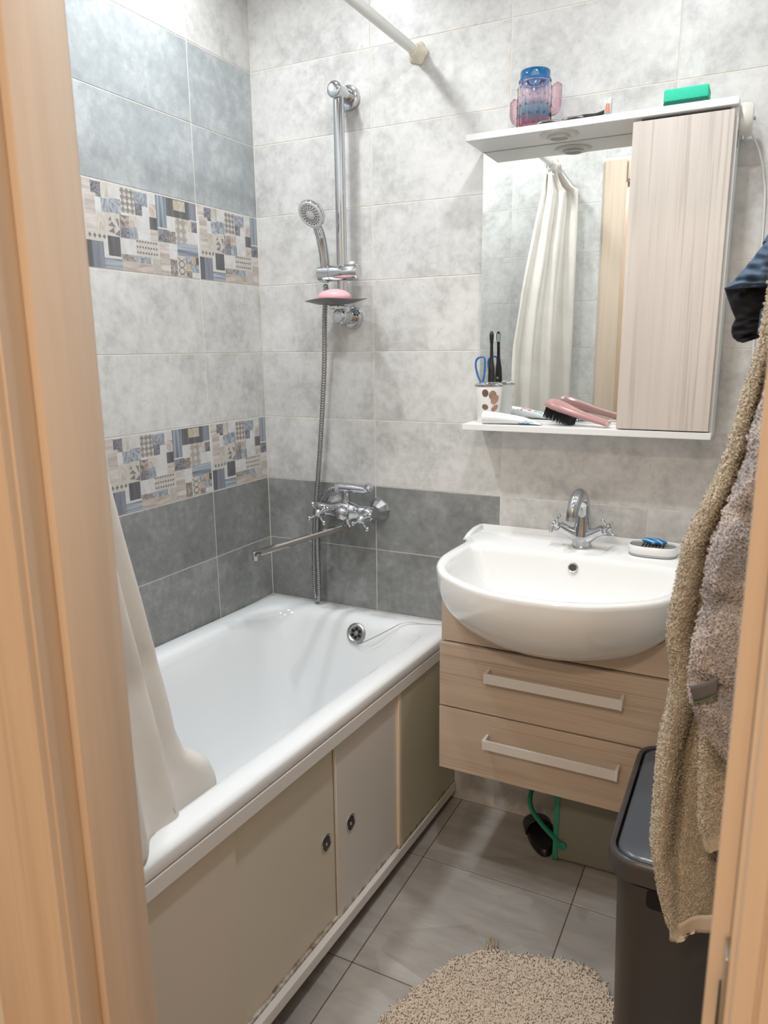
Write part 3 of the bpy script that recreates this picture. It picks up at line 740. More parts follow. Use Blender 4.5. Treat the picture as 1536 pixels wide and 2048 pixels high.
obj('basin', bm, M['ceramic'], wb, angle=60)
# raised lip along the wall and at both ends of the tap ledge
lip = []
path = [(-0.2995, -0.128, .884), (-0.2995, -0.10, .893), (-0.2995, -0.06, .898), (-0.2985, -0.014, .898), (-0.290, -0.0075, .898), (0.0, -0.007, .898), (0.290, -0.0075, .898), (0.2985, -0.014, .898), (0.2995, -0.06, .898), (0.2995, -0.10, .893), (0.2995, -0.128, .884)]
rings = []
for i, (dx, y, zt) in enumerate(path):
    p = Vector((SX + dx, y, 0)); a = Vector((SX + path[max(i - 1, 0)][0], path[max(i - 1, 0)][1], 0)); b = Vector((SX + path[min(i + 1, len(path) - 1)][0], path[min(i + 1, len(path) - 1)][1], 0))
    tv = (b - a).normalized(); nv = Vector((-tv.y, tv.x, 0)) * 0.0075
    rings.append([p + nv + Vector((0, 0, 0.878)), p + nv + Vector((0, 0, zt - 0.003)), p + nv * .5 + Vector((0, 0, zt)), p - nv * .5 + Vector((0, 0, zt)), p - nv + Vector((0, 0, zt - 0.003)), p - nv * 1.5 + Vector((0, 0, 0.878))])
obj('splash_lip', loft(rings, None, True, True, True), M['ceramic'], wb, angle=60)
ov = Vector((SX + 0.006, -0.190, 0.8545)); on2 = Vector((0, -0.95, 0.35)).normalized()
o_ = obj('overflow_ring', lathe(ov - on2 * 0.005, on2, [(0, 0.0125), (0.0062, 0.0125), (0.0078, 0.011), (0.007, 0.009), (0.002, 0.0085)], 24, cap=False), CDL, wb)
obj('overflow_hole', lathe(ov - on2 * 0.004, on2, [(0.004, 0.0087), (0.0045, 0.0085)], 20), mat('overflow_dark', (0.05, 0.035, 0.025), 0.6), o_)

# basin tap
TX, TY, TZ = 1.044, -0.098, 0.8845
tp = thing('basin_tap', 'chrome two-handle basin tap standing on the washbasin ledge', 'tap', (TX, TY, TZ))
obj('base_ring', lathe((TX, TY, TZ), (0, 0, 1), [(0, 0.026), (0.004, 0.0265), (0.007, 0.025)], 28), CDL, tp)
path = [(TX, TY, TZ + .004), (TX, TY, TZ + .03), (TX, TY, TZ + 0.06), (TX, TY - 0.002, TZ + 0.09), (TX - .001, TY - 0.008, TZ + 0.122), (TX - 0.004, TY - 0.028, TZ + 0.142), (TX - 0.008, TY - 0.052, TZ + 0.136), (TX - 0.011, TY - 0.070, TZ + 0.112), (TX - 0.012, TY - 0.074, TZ + 0.092)]
obj('spout', tube(smooth_path(path, 6), [float(q) for q in np.interp(np.linspace(0, 8, 49), range(9), [0.024, 0.025, 0.021, 0.0175, 0.0165, 0.0165, 0.016, 0.015, 0.0145])], 20), C, tp)
obj('aerator', lathe((TX - 0.012, TY - 0.0745, TZ + 0.094), (0, -0.03, -1), [(0, 0.0150), (0.010, 0.0148), (0.011, 0.012)], 20), CDL, tp)
for sgn, pix in ((-1, (1110, 1047)), (1, (1216, 1056))):
    hpnt = at(pix[0], pix[1], 1, TY - 0.022); b0 = Vector((TX + sgn * 0.012, TY - 0.004, TZ + 0.030)); d = (hpnt - b0).normalized(); ln = (hpnt - b0).length
    obj('valve', lathe(b0, d, [(0, 0.018), (0.012, 0.016), (0.03, 0.0125), (ln - 0.014, 0.0135), (ln - 0.012, 0.011)], 18), C, tp)
    cross_handle(hpnt, d, tp, 0.020, 0.8, 0.35)

# soap dish on the ledge
sd = thing('soap_dish', 'white and grey oval soap dish on the washbasin ledge', 'soap dish', (1.217, -0.09, 0.885))
def oval(cx, cy, a, b, z, n=40, e=2.8): return [Vector((cx + a * abs(math.cos(t)) ** (2 / e) * (1 if math.cos(t) > 0 else -1), cy + b * abs(math.sin(t)) ** (2 / e) * (1 if math.sin(t) > 0 else -1), z)) for t in [2 * math.pi * i / n for i in range(n)]]
dcx, dcy = 1.217, -0.094
greyp = mat('grey_plastic', (0.20, 0.20, 0.21), 0.4)
obj('base', loft([oval(dcx, dcy, .054, .037, .8848), oval(dcx, dcy, .057, .040, .887), oval(dcx, dcy, .0565, .0395, .893)], None, True, True, True), mat('light_grey_plastic', (0.42, 0.43, 0.44), 0.35), sd)
obj('dish', loft([oval(dcx, dcy, .0565, .0395, .891), oval(dcx, dcy, .058, .041, .896), oval(dcx, dcy, .058, .041, .909), oval(dcx, dcy, .0565, .0395, .911), oval(dcx, dcy, .054, .037, .910), oval(dcx, dcy, .0535, .0365, .902)], None, True, True, True), M['ceramic'], sd, angle=60)
tr = obj('drain_tray', loft([oval(dcx, dcy, .0525, .0355, .9015), oval(dcx, dcy, .0525, .0355, .9062), oval(dcx, dcy, .050, .033, .9068)], None, True, True, True), greyp, sd)
for i in range(7): obj('rib', box(dcx - .024 + i * .008 - .0018, dcx - .024 + i * .008 + .0018, dcy - .018, dcy + .018, .9060, .9092, .0008, 1), M['black'], tr)
t = sphere((1.219, -0.090, 0.9175), 0.03, (1.0, 0.52, 0.28), 28, 14)
for v in t.verts: v.co.x += 0.0; v.co.z = max(v.co.z, 0.9096) + (v.co.x - 1.219) * -0.04
so = mat('blue_striped_soap', (0.02, 0.16, 0.36), 0.3); N = NT(so)
wv = N.n('ShaderNodeTexWave', wave_type='BANDS', bands_direction='DIAGONAL'); wv.inputs['Scale'].default_value = 22; wv.inputs['Distortion'].default_value = 3
N.l(N.coord('Object', (1, 2, 1)), wv.inputs['Vector']); N.color(N.ramp(wv.outputs['Fac'], [(0.72, (0.015, 0.15, 0.36)), (0.9, (0.3, 0.52, 0.68))]))
tag(obj('soap_bar', t, so), 'small blue striped soap bar in the soap dish on the washbasin', 'soap')

# ------------------------------------------------------------------ vanity
VX0, VX1, VY = 0.757, 1.331, -0.350
va = thing('vanity_cabinet', 'wall-hung pale larch vanity with two drawers under the washbasin', 'vanity', (1.044, -0.17, 0.32))
LH = M['larch_h']
for x0, x1 in ((VX0 + .002, VX0 + .018), (VX1 - .018, VX1 - .002)): obj('side_panel', box(x0, x1, -0.330, -0.004, 0.325, 0.775, 0.0008, 1), LH, va)
obj('bottom_panel', box(VX0 + .018, VX1 - .018, -0.330, -0.004, 0.327, 0.343, 0.0008, 1), LH, va)
obj('back_panel', box(VX0 + .018, VX1 - .018, -0.010, -0.002, 0.343, 0.68, 0.0008, 1), LH, va)
# apron cut out along the underside of the basin
def belly_z(x, y):
    for z in np.linspace(0.70, 0.872, 130):
        q = (0.872 - z) / 0.172; s = math.sqrt(max(0, 1 - (q * 0.93) ** 2.2)); sx, sy = 0.22 + 0.78 * s, 0.30 + 0.70 * s
        X, Y = anchor.x + (x - anchor.x) / sx, anchor.y + (y - anchor.y) / sy
        dx = abs(X - SX)
        lim = interp([(b, a) for a, b in HALF[:7]], Y) if Y > -0.56 else 0
        if dx < lim: return z
    return 0.86
top = []
for i in range(41):
    x = VX0 + (VX1 - VX0) * i / 40
    top.append((x, min(0.80, belly_z(x, -0.330) - 0.002)))
bm = bmesh.new()
lo, hi = [], []
for y in (-0.340, -0.327):
    lo.append([bm.verts.new((x, y, 0.672)) for x, z in top]); hi.append([bm.verts.new((x, y, max(z, 0.676))) for x, z in top])
for i in range(40):
    bm.faces.new((lo[0][i], lo[0][i + 1], hi[0][i + 1], hi[0][i])); bm.faces.new((lo[1][i + 1], lo[1][i], hi[1][i], hi[1][i + 1]))
    bm.faces.new((hi[0][i], hi[0][i + 1], hi[1][i + 1], hi[1][i])); bm.faces.new((lo[0][i + 1], lo[0][i], lo[1][i], lo[1][i + 1]))
bm.faces.new((lo[0][0], hi[0][0], hi[1][0], lo[1][0])); bm.faces.new((lo[0][-1], lo[1][-1], hi[1][-1], hi[0][-1]))
obj('apron', bm, LH, va, smooth=False)
hm = mat('handle_satin', (0.76, 0.73, 0.70), 0.35)
for z0, z1 in ((0.4985, 0.668), (0.322, 0.4945)):
    dr = obj('drawer', box(VX0 - .001, VX1 + .001, VY, -0.332, z0, z1, 0.0012, 1), LH, va)
    zc = z1 - 0.060 if z0 > .45 else z1 - 0.062
    bm = box(0.886, 1.205, -0.384, -0.378, zc - 0.0125, zc + 0.0125, 0.0012, 1)
    h = obj('handle', bm, hm, dr)
    for x in (0.8835, 1.2005): obj('end_cap', box(x, x + .0075, -0.3845, VY, zc - 0.0128, zc + 0.0128, 0.001, 1), hm, h)

# ------------------------------------------------------------------ mirror cabinet
MX0, MX1, MY = 0.728, 1.329, -0.140
mc = thing('mirror_cabinet', 'white mirror cabinet with a pale larch door above the washbasin', 'mirror cabinet', (1.03, -0.07, 1.18))
W = M['white']
ts = obj('top_shelf', box(MX0, MX1, MY, -0.001, 1.876, 1.892, 0.0012, 1), W, mc)
bs_ = obj('bottom_shelf', box(MX0, MX1, MY, -0.001, 1.178, 1.194, 0.0012, 1), W, mc)
obj('back_board', box(MX0 + .003, MX1 - .003, -0.014, -0.001, 1.194, 1.876, 0, 1), W, mc)
mr = obj('mirror', box(MX0 + .003, 1.106, -0.019, -0.0145, 1.1945, 1.8755, 0.0006, 1), M['mirror'], mc, smooth=False)
for x0, x1 in ((1.118, 1.134), (1.313, 1.329)): obj('side_panel', box(x0, x1, -0.122, -0.014, 1.194, 1.876, 0.001, 1), W, mc)
obj('door', box(1.119, 1.3225, MY, -0.124, 1.1965, 1.868, 0.001, 1), M['larch_v'], mc)
lc = Vector((0.944, -0.092, 1.876))
rg = obj('downlight', lathe(lc, (0, 0, -1), [(0, 0.046), (0.002, 0.0455), (0.004, 0.041), (0.0045, 0.027), (0.003, 0.025), (0.009, 0.024), (0.009, 0.021), (0.002, 0.020)], 36, cap=False), mat('lamp_ring', (0.66, 0.65, 0.62), 0.3), mc)
obj('lens', lathe(lc, (0, 0, -1), [(0, 0.0202), (0.004, 0.020), (0.005, 0.016)], 28), mat('lamp_glass', (0.55, 0.55, 0.54), 0.15), rg)
pw = mat('yellowed_white', (0.72, 0.70, 0.64), 0.35)
sk = obj('socket', lathe((1.329, -0.070, 1.860), (1, 0, 0), [(0, 0.033), (0.006, 0.035), (0.021, 0.034), (0.026, 0.030), (0.027, 0.010)], 36), pw, mc)
obj('screw', lathe((1.354, -0.068, 1.862), (1, 0, 0), [(0, 0.004), (0.006, 0.0035), (0.0065, 0.002)], 10), CDL, sk)
obj('pin', lathe((1.338, -0.078, 1.828), (0, 0, -1), [(0, 0.003), (0.008, 0.0028)], 8), CDL, sk)
obj('hinge_plate', box(1.3285, 1.3305, -0.105, -0.100, 1.80, 1.835, 0.0006, 1), mat('dark_slot', (0.25, 0.22, 0.2), 0.5), mc)
cb = smooth_path([(1.352, -0.045, 1.842), (1.372, -0.03, 1.80), (1.385, -0.014, 1.75), (1.392, -0.006, 1.68), (1.395, -0.006, 1.45), (1.40, -0.006, 1.2)], 10)
obj('cable', tube(cb, 0.0022, 8), M['white'], mc)

# ---- things on the top shelf
ZT = 1.892
jar = thing('cactus_jar', 'cactus-shaped glass jar tinted blue and pink on the cabinet top', 'jar', (0.877, -0.075, ZT))
g = mat('tinted_glass', (0.7, 0.8, 0.9), 0.04, **{'Transmission Weight': 1.0, 'IOR': 1.42}); N = NT(g)
geo = N.n('ShaderNodeTexCoord'); spx = N.n('ShaderNodeSeparateXYZ'); N.l(geo.outputs['Object'], spx.inputs[0])
nz_ = N.noise(N.coord('Object', (60, 60, 6)), 1.0, 2, 0.5)
ad = N.n('ShaderNodeMath', operation='MULTIPLY_ADD'); ad.inputs[1].default_value = 0.035; N.l(nz_, ad.inputs[0]); N.l(spx.outputs[2], ad.inputs[2])
mp_ = N.n('ShaderNodeMapRange'); mp_.inputs['From Min'].default_value = 0.017; mp_.inputs['From Max'].default_value = 0.148; N.l(ad.outputs[0], mp_.inputs['Value'])
N.color(N.ramp(mp_.outputs[0], [(0.0, (0.90, 0.30, 0.38)), (0.20, (0.88, 0.38, 0.46)), (0.27, (0.34, 0.54, 0.66)), (0.44, (0.50, 0.62, 0.72)), (0.54, (0.92, 0.76, 0.82)), (0.76, (0.88, 0.80, 0.86)), (0.86, (0.30, 0.42, 0.70)), (1.0, (0.15, 0.52, 0.80))]))
jx, jy = 0.877, -0.075
prof = [(0.0, 0.034), (0.003, 0.039), (0.02, 0.0405), (0.094, 0.0395), (0.104, 0.038), (0.107, 0.0365), (0.109, 0.0385), (0.113, 0.0385), (0.115, 0.0355), (0.131, 0.0355), (0.133, 0.034),
        (0.131, 0.0325), (0.105, 0.033), (0.088, 0.035), (0.012, 0.036), (0.008, 0.030), (0.008, 0.001)]
bm = lathe((jx, jy, ZT + 0.0005), (0, 0, 1), prof, 48, cap=False)
for v in bm.verts:
    d = Vector((v.co.x - jx, v.co.y - jy)); a = math.atan2(d.y, d.x); h = v.co.z - ZT
    if h < 0.103 and d.length > 0.037: f = 1 + 0.035 * math.cos(14 * a); v.co.x = jx + d.x * f; v.co.y = jy + d.y * f
obj('body', bm, g, jar)
gp = mat('pink_glass', (0.90, 0.62, 0.68), 0.05, **{'Transmission Weight': 1.0, 'IOR': 1.42})
ar = smooth_path([(jx + .036, jy, ZT + .042), (jx + .048, jy, ZT + .044), (jx + .054, jy, ZT + .056), (jx + .054, jy, ZT + .088), (jx + .054, jy, ZT + .103)], 6)
obj('arm', tube(ar, [0.011] * (len(ar) - 5) + [0.0112, 0.0105, 0.009, 0.006, 0.003], 14), gp, jar)
ar = smooth_path([(jx - .036, jy, ZT + .030), (jx - .045, jy, ZT + .032), (jx - .050, jy, ZT + .044), (jx - .050, jy, ZT + .066), (jx - .050, jy, ZT + .080)], 6)
obj('arm', tube(ar, [0.010] * (len(ar) - 5) + [0.0102, 0.0095, 0.008, 0.005, 0.003], 14), gp, jar)
bm = None
for i in range(14):
    for j in range(5):
        a = 2 * math.pi * (i + .5 * (j % 2)) / 14; bm = sphere((jx + .0405 * math.cos(a), jy + .0405 * math.sin(a), ZT + .015 + .02 * j), 0.0024, (1, 1, 1), 8, 6, bm)
bb = obj('spines', bm, g, jar); bb['kind'] = 'stuff'

# sunglasses
sg = thing('sunglasses', 'dark sunglasses lying folded on the cabinet top beside the jar', 'sunglasses', (0.955, -0.118, ZT))
lensm = mat('smoke_lens', (0.05, 0.045, 0.05), 0.06)
for dx in (-0.030, 0.030):
    obj('lens', loft([oval(0.955 + dx, -0.116, .024, .017, ZT + .003, 24, 2.4), oval(0.955 + dx, -0.116, .025, .018, ZT + .0055, 24, 2.4), oval(0.955 + dx, -0.116, .022, .015, ZT + .009, 24, 2.4)], None, True, True, True), lensm, sg)
    rr_ = [p for p in oval(0.955 + dx, -0.116, .0265, .0195, ZT + .0055, 24, 2.4)]; obj('rim', tube(rr_ + [rr_[0]], 0.0022, 6), CDL, sg)
obj('bridge', tube(smooth_path([(0.949, -0.112, ZT + .006), (0.955, -0.110, ZT + .010), (0.961, -0.112, ZT + .006)], 5), 0.002, 6), CDL, sg)
for x0, x1, yy in ((0.902, 1.008, -.094), (1.008, 0.906, -.088)): obj('temple', tube(smooth_path([(x0, -0.104, ZT + .007), ((x0 + x1) / 2, yy, ZT + .008), (x1, yy - .004, ZT + .006)], 6), 0.0025, 6), M['black'], sg)
# small charger block with its cord
cg = thing('charger', 'small white charger block with cord behind the sunglasses', 'charger', (0.965, -0.055, ZT))
obj('block', box(0.950, 0.982, -0.068, -0.042, ZT, ZT + 0.026, 0.003, 2), pw, cg)
obj('cord', tube(smooth_path([(0.981, -0.055, ZT + .020), (0.995, -0.056, ZT + .024), (1.010, -0.058, ZT + .012), (1.035, -0.060, ZT + .004), (1.07, -0.062, ZT + .0025)], 8), 0.0022, 8), M['white'], cg)
# razor: dark handle lying, silver and orange head standing up
rz = thing('razor', 'dark razor with silver and orange head on the cabinet top', 'razor', (1.03, -0.125, ZT))
obj('handle', tube(smooth_path([(0.985, -0.128, ZT + .004), (1.01, -0.127, ZT + .006), (1.035, -0.127, ZT + .005), (1.056, -0.127, ZT + .010)], 6), 0.0042, 10), M['black'], rz)
hd = obj('head', box(1.053, 1.069, -0.133, -0.123, ZT + .003, ZT + .036, 0.003, 2), mat('silver_plastic', (0.55, 0.57, 0.57), 0.3, 0.4), rz)
for x in (1.0565, 1.0615): obj('strip', box(x, x + .0035, -0.1338, -0.1328, ZT + .006, ZT + .024, 0.0002, 1), mat('orange_strip', (0.62, 0.20, 0.10), 0.4), hd)
# sponge
spg = thing('sponge', 'green kitchen sponge with a dark scouring layer on the cabinet top', 'sponge', (1.222, -0.105, ZT))
sm = mat('green_foam', (0.04, 0.56, 0.36), 0.85); N = NT(sm); N.bump(N.noise(N.coord('Object'), 260, 3, 0.6), 0.5, 0.002)
def _unused(b, k):
    for v in b.verts: v.co.x += (v.co.z - ZT) * k; v.co.z += (v.co.x - 1.222) * 0.0
    return b
obj('foam', box(1.178, 1.268, -0.134, -0.080, ZT + .008, ZT + .034, 0.004, 3), sm, spg)
bm = box(1.1785, 1.2675, -0.1335, -0.0805, ZT + .0, ZT + .0082, 0.0015, 1)
obj('scouring_pad', bm, mat('scourer', (0.015, 0.10, 0.07), 0.95), spg)

# ---- things on the bottom shelf
ZB = 1.194
cx_, cy_ = 0.776, -0.072
th_ = thing('toothbrush_holder', 'white toothbrush cup with brown pebble print and chrome lid', 'toothbrush holder', (cx_, cy_, ZB))
cupm = mat('cup_white', (0.82, 0.82, 0.81), 0.2)
cup = obj('cup', lathe((cx_, cy_, ZB + .0003), (0, 0, 1), [(0, 0.0265), (0.003, 0.028), (0.092, 0.0365), (0.096, 0.036)], 40), cupm, th_)
obj('lid', lathe((cx_, cy_, ZB + .095), (0, 0, 1), [(0, 0.0375), (0.004, 0.0378), (0.006, 0.036), (0.009, 0.029), (0.009, 0.022), (0.003, 0.021), (0.0028, 0.001)], 40), C, th_)
for i in range(5):
    a = 2 * math.pi * i / 5 + 0.3
    obj('spoke', tube([(cx_ + .002 * math.cos(a), cy_ + .002 * math.sin(a), ZB + .1035), (cx_ + .028 * math.cos(a), cy_ + .028 * math.sin(a), ZB + .1035)], .0022, 6), C, th_)
pebc = [(0.20, 0.12, 0.09), (0.42, 0.27, 0.21), (0.56, 0.33, 0.23), (0.28, 0.16, 0.12), (0.50, 0.28, 0.20)]
def pebble(pu, pv, ru, rv, tilt, c):
    m = mat('pebble_print', c, 0.3); N = NT(m); a = N.noise(N.coord('Object'), 300, 4, 0.7); N.color(N.ramp(a, [(0.35, tuple(q * 0.5 for q in c)), (0.6, c), (0.75, tuple(min(1, q * 1.5) for q in c))]))
    P0 = at(pu, pv, 1, cy_ - 0.03); phi0 = math.atan2(P0.y - cy_, P0.x - cx_); r0 = 0.0282 + (P0.z - ZB) * 0.0911; rings = []
    for f_ in (1.0, .66, .33, .02):
        r_ = []
        for i in range(20):
            a = 2 * math.pi * i / 20; du = f_ * (ru * math.cos(a) * math.cos(tilt) - rv * math.sin(a) * math.sin(tilt)); dv = f_ * (ru * math.cos(a) * math.sin(tilt) + rv * math.sin(a) * math.cos(tilt))
            z = P0.z + dv; r = 0.0281 + (z - ZB - .003) * 0.0955 + 0.0006; ph = phi0 + du / r0
            r_.append(Vector((cx_ + r * math.cos(ph), cy_ + r * math.sin(ph), z)))
        rings.append(r_)
    bm = loft(rings)
    obj('pebble', bm, m, cup, smooth=False)
pebble(971.5, 786, .0085, .0098, 0.1, pebc[0]); pebble(986.5, 791, .0105, .0125, 0.2, pebc[1]); pebble(995, 800, .0135, .0095, 0.8, pebc[2]); pebble(970.5, 814, .0085, .0072, -0.5, pebc[3]); pebble(996, 817, .0115, .0070, 0.6, pebc[4])
# black toothbrushes
def toothbrush(pb, ptop, yb_, yt_, label, face):
    b = at(*pb, 1, yb_); t_ = at(*ptop, 1, yt_)
    tb = thing('toothbrush', label, 'toothbrush', tuple(b))
    L = (t_ - b).length; pts = [b.lerp(t_, q) for q in np.linspace(0, 1, 25)]
    b_low = b - (t_ - b).normalized() * 0.03
    pts = [b_low] + pts
    rr = [0.0095] + [float(q) for q in np.interp(np.linspace(0, 1, 25), [0, .1, .3, .38, .5, .75, .82, .92, .98, 1], [.0098, .0098, .0086, .0068, .0046, .0040, .0052, .0062, .005, .002])]
    obj('handle', tube(pts, rr, 12), M['black'], tb)
    d = (t_ - b).normalized(); f = Vector(face).normalized(); sd_ = d.cross(f).normalized()
    c0 = b.lerp(t_, 0.875)
    bm = None
    for i in range(7):
        for j in range(3):
            q = c0 + d * (i - 3) * 0.0030 + sd_ * (j - 1) * 0.0028
            bm = tube([q + f * 0.003, q + f * 0.0135], 0.0014, 6, bm)
    br = obj('bristles', bm, mat('bristle_white', (0.72, 0.78, 0.78), 0.6), tb); br['kind'] = 'stuff'
    return tb, b, d
tb, b_, d_ = toothbrush((983, 768), (983.5, 662), -0.049, -0.047, 'black toothbrush standing in the pebble print cup, bristles towards the mirror', (0.35, 1, 0))
obj('button', lathe(b_ + d_ * 0.014 + Vector((0, 0.0085, 0)), (0, 1, 0), [(0, 0.0036), (0.0015, 0.0034), (0.002, 0.002)], 14), M['steel'], tb)
# blue loop-headed flosser
lp = [at(u, v, 1, -0.07) for u, v in ((962, 768), (956, 752), (951.5, 733), (953, 720), (960, 714.5), (968, 715), (970, 725), (969, 745), (966, 762), (963.5, 768))]
tag(obj('tongue_scraper', tube(smooth_path([lp[0] + Vector((0, 0, -.03))] + lp + [lp[-1] + Vector((0, 0, -.03))], 6), 0.0028, 8), mat('blue_plastic', (0.03, 0.14, 0.40), 0.3)), 'blue plastic loop scraper standing in the pebble print cup', 'scraper')
# toothpaste tube
tt = thing('toothpaste_tube', 'white toothpaste tube with blue and pink print lying on the shelf', 'toothpaste', (0.84, -0.115, ZB))
p0, p1 = Vector((0.783, -0.119, ZB)), Vector((0.925, -0.094, ZB)); ax = (p1 - p0).normalized(); sdv = Vector((-ax.y, ax.x, 0))
def trings(tab):
    R_ = []
    for s, a, b in tab:
        c = p0 + ax * s; R_.append([c + sdv * (a * math.cos(t)) + Vector((0, 0, b + b * math.sin(t) + .0004)) for t in [2 * math.pi * i / 24 for i in range(24)]])
    return R_
wt = mat('tube_white', (0.80, 0.81, 0.82), 0.25)
obj('body', loft(trings([(0.012, .0165, .0155), (0.016, .0168, .0158), (0.05, .0185, .014), (0.10, .021, .0095), (0.138, .0235, .003), (0.147, .0235, .0016)]), None, True, True, True), wt, tt, angle=60)
obj('cap', loft(trings([(-.006, .0152, .0152), (-.004, .0165, .0162), (0.0118, .0165, .0162)]), None, True, True, True), mat('cap_white', (0.84, 0.84, 0.84), 0.3), tt)
def swoosh(tabpts, c, lift):
    bm = bmesh.new(); vs = []
    for s, ang in tabpts:
        a = float(np.interp(s, [0.012, 0.05, .10, .138], [.0167, .0185, .021, .0235])) ; b = float(np.interp(s, [0.012, 0.05, .10, .138], [.0157, .014, .0095, .003]))
        q = p0 + ax * s; vs.append(bm.verts.new(q + sdv * ((a + lift) * math.cos(ang)) + Vector((0, 0, b + (b + lift) * math.sin(ang) + .0004))))
    for i in range(len(vs) // 2 - 1): bm.faces.new((vs[i], vs[i + 1], vs[-i - 2], vs[-i - 1]))
    obj('print', bm, mat('print', c, 0.25), tt, smooth=False)
def band(s0, s1, a0_, a1_, n=8): return [(s0 + (s1 - s0) * i / n, a0_[0] + (a0_[1] - a0_[0]) * i / n + .25 * math.sin(math.pi * i / n)) for i in range(n + 1)] + [(s1 - (s1 - s0) * i / n, a1_[1] + (a1_[0] - a1_[1]) * i / n - .15 * math.sin(math.pi * i / n)) for i in range(n + 1)]
swoosh(band(0.088, 0.118, (3.6, 3.3), (4.3, 4.0)), (0.05, 0.32, 0.58), 0.0004)
swoosh(band(0.100, 0.116, (3.3, 3.2), (3.7, 3.5)), (0.75, 0.16, 0.36), 0.0007)
swoosh(band(0.104, 0.128, (2.6, 2.4), (3.2, 3.0)), (0.10, 0.50, 0.66), 0.0005)
swoosh(band(0.045, 0.075, (1.0, 0.8), (1.5, 1.3)), (0.70, 0.12, 0.30), 0.0005)
swoosh(band(0.035, 0.050, (0.6, 0.5), (1.0, 0.9)), (0.20, 0.14, 0.25), 0.0005)
swoosh(band(0.085, 0.11, (0.9, 0.8), (1.4, 1.3)), (0.10, 0.50, 0.60), 0.0005)
swoosh(band(0.03, 0.085, (4.75, 4.75), (4.95, 4.95)), (0.45, 0.45, 0.47), 0.0004)
# hair brush
hb = thing('hairbrush', 'dusty pink hairbrush with black bristles lying on the cabinet shelf', 'hairbrush', (1.0, -0.095, ZB))
pk = mat('dusty_pink', (0.42, 0.225, 0.215), 0.28)
c0 = Vector((0.962, -0.082, ZB + .046)); c1 = Vector((1.088, -0.108, ZB + .010)); ax = (c1 - c0).normalized(); sdv = Vector((-ax.y, ax.x, 0)).normalized(); upv = ax.cross(sdv); upv = upv if upv.z > 0 else -upv
L = (c1 - c0).length
RN = []
for s, a, b, off in ((-.030, .006, .003, -.004), (-.028, .015, .009, -.002), (-.020, .023, .0150, 0), (-.004, .0285, .0185, 0), (.02, .0275, .0178, -.001), (.045, .021, .0155, -.002), (.07, .0165, .0130, -.002), (.10, .0150, .0112, -.001), (.13, .0145, .0103, 0), (.1405, .0142, .0102, 0)):
    RN.append([c0 + ax * s + sdv * a * math.cos(t) + upv * (b * (math.sin(t) if math.sin(t) > 0 else .55 * math.sin(t)) + off) for t in [2 * math.pi * i / 28 for i in range(28)]])
obj('body', loft(RN, None, True, True, True), pk, hb, angle=70)
obj('end_cap', loft([RN[-1], [p + ax * 0.002 for p in RN[-1]], [p.lerp(c1 + ax * .012, .35) + ax * 0.001 for p in RN[-1]]], None, True, True, True), mat('rose_gold', (0.62, 0.46, 0.40), 0.25, 0.8), hb)
bm = None
for i in range(17):
    for j in range(9):
        s = -.022 + i * .0046; wv_ = math.sin(math.pi * min(1, max(0, (s + .034) / .10))) ** .5 * .021
        q = c0 + ax * s + sdv * (j - 4) / 4 * wv_ - upv * 0.006; ln = min(0.026 + .003 * random.random(), max(0.006, (q.z - ZB - .0015) / max(.3, upv.z)))
        bm = tube([q, q - upv * ln + ax * .001 * random.uniform(-1, 1) + sdv * .002 * (j - 4) / 4], [0.0011, 0.0008], 4, bm)
br = obj('bristles', bm, M['black'], hb); br['kind'] = 'stuff'

# ------------------------------------------------------------------ under the vanity
tk = thing('plastic_box', 'grey-green plastic box lying on its side with green rim under the vanity', 'box', (1.19, -0.085, 0))
gg = mat('greygreen_plastic', (0.23, 0.23, 0.185), 0.45); grn = mat('green_plastic', (0.03, 0.27, 0.17), 0.4)
# open box: mouth to the left
bm = bmesh.new()
def yz(x, y0, y1, z0, z1, r): return [Vector((x, p.x, p.y)) for p in rrect(y0, y1, z0, z1, r, 0, 5)]
rings = [yz(1.034, -0.168, -0.012, 0.006, 0.226, .018), yz(1.38, -0.160, -0.020, 0.010, 0.216, .02), yz(1.386, -0.150, -0.03, 0.02, 0.206, .02)]
inn_ = [yz(1.386 - .006, -0.148, -0.032, 0.022, 0.204, .018), yz(1.37, -0.155, -0.025, 0.015, 0.211, .018), yz(1.034, -0.164, -0.016, 0.010, 0.222, .016)]
obj('shell', loft(rings + inn_, None, True, False, False), gg, tk, angle=50)
obj('bottom_plate', loft([yz(1.3795, -0.150, -0.03, 0.02, 0.206, .02), yz(1.386, -0.150, -0.03, 0.02, 0.206, .02)], None, True, True, True), gg, tk)
rim = [yz(1.020, -0.172, -0.008, 0.0015, 0.13, .004)]
obj('rim', loft([yz(1.0205, -0.1725, -0.0085, 0.0015, 0.2305, .02), yz(1.034, -0.1725, -0.0085, 0.0015, 0.2305, .02), yz(1.034, -0.164, -0.016, 0.010, 0.222, .016), yz(1.0205, -0.164, -0.016, 0.010, 0.222, .016), yz(1.0205, -0.1725, -0.0085, 0.0015, 0.2305, .02)], None, True), grn, tk, angle=40)
bl = smooth_path([(1.046, -0.1735, 0.063), (1.02, -0.176, 0.086), (0.985, -0.176, 0.118), (0.957, -0.172, 0.152), (0.951, -0.160, 0.185), (0.962, -0.130, 0.215), (0.968, -0.09, 0.222), (0.962, -0.05, 0.215), (0.951, -0.02, 0.185)], 8)
obj('handle', tube(bl, 0.0105, 12, None, True, 1.0, 0.55), grn, tk)
obj('handle_pivot', lathe((1.046, -0.170, 0.063), (0, -1, 0), [(0, 0.011), (0.008, 0.011), (0.009, 0.008)], 16), grn, tk)
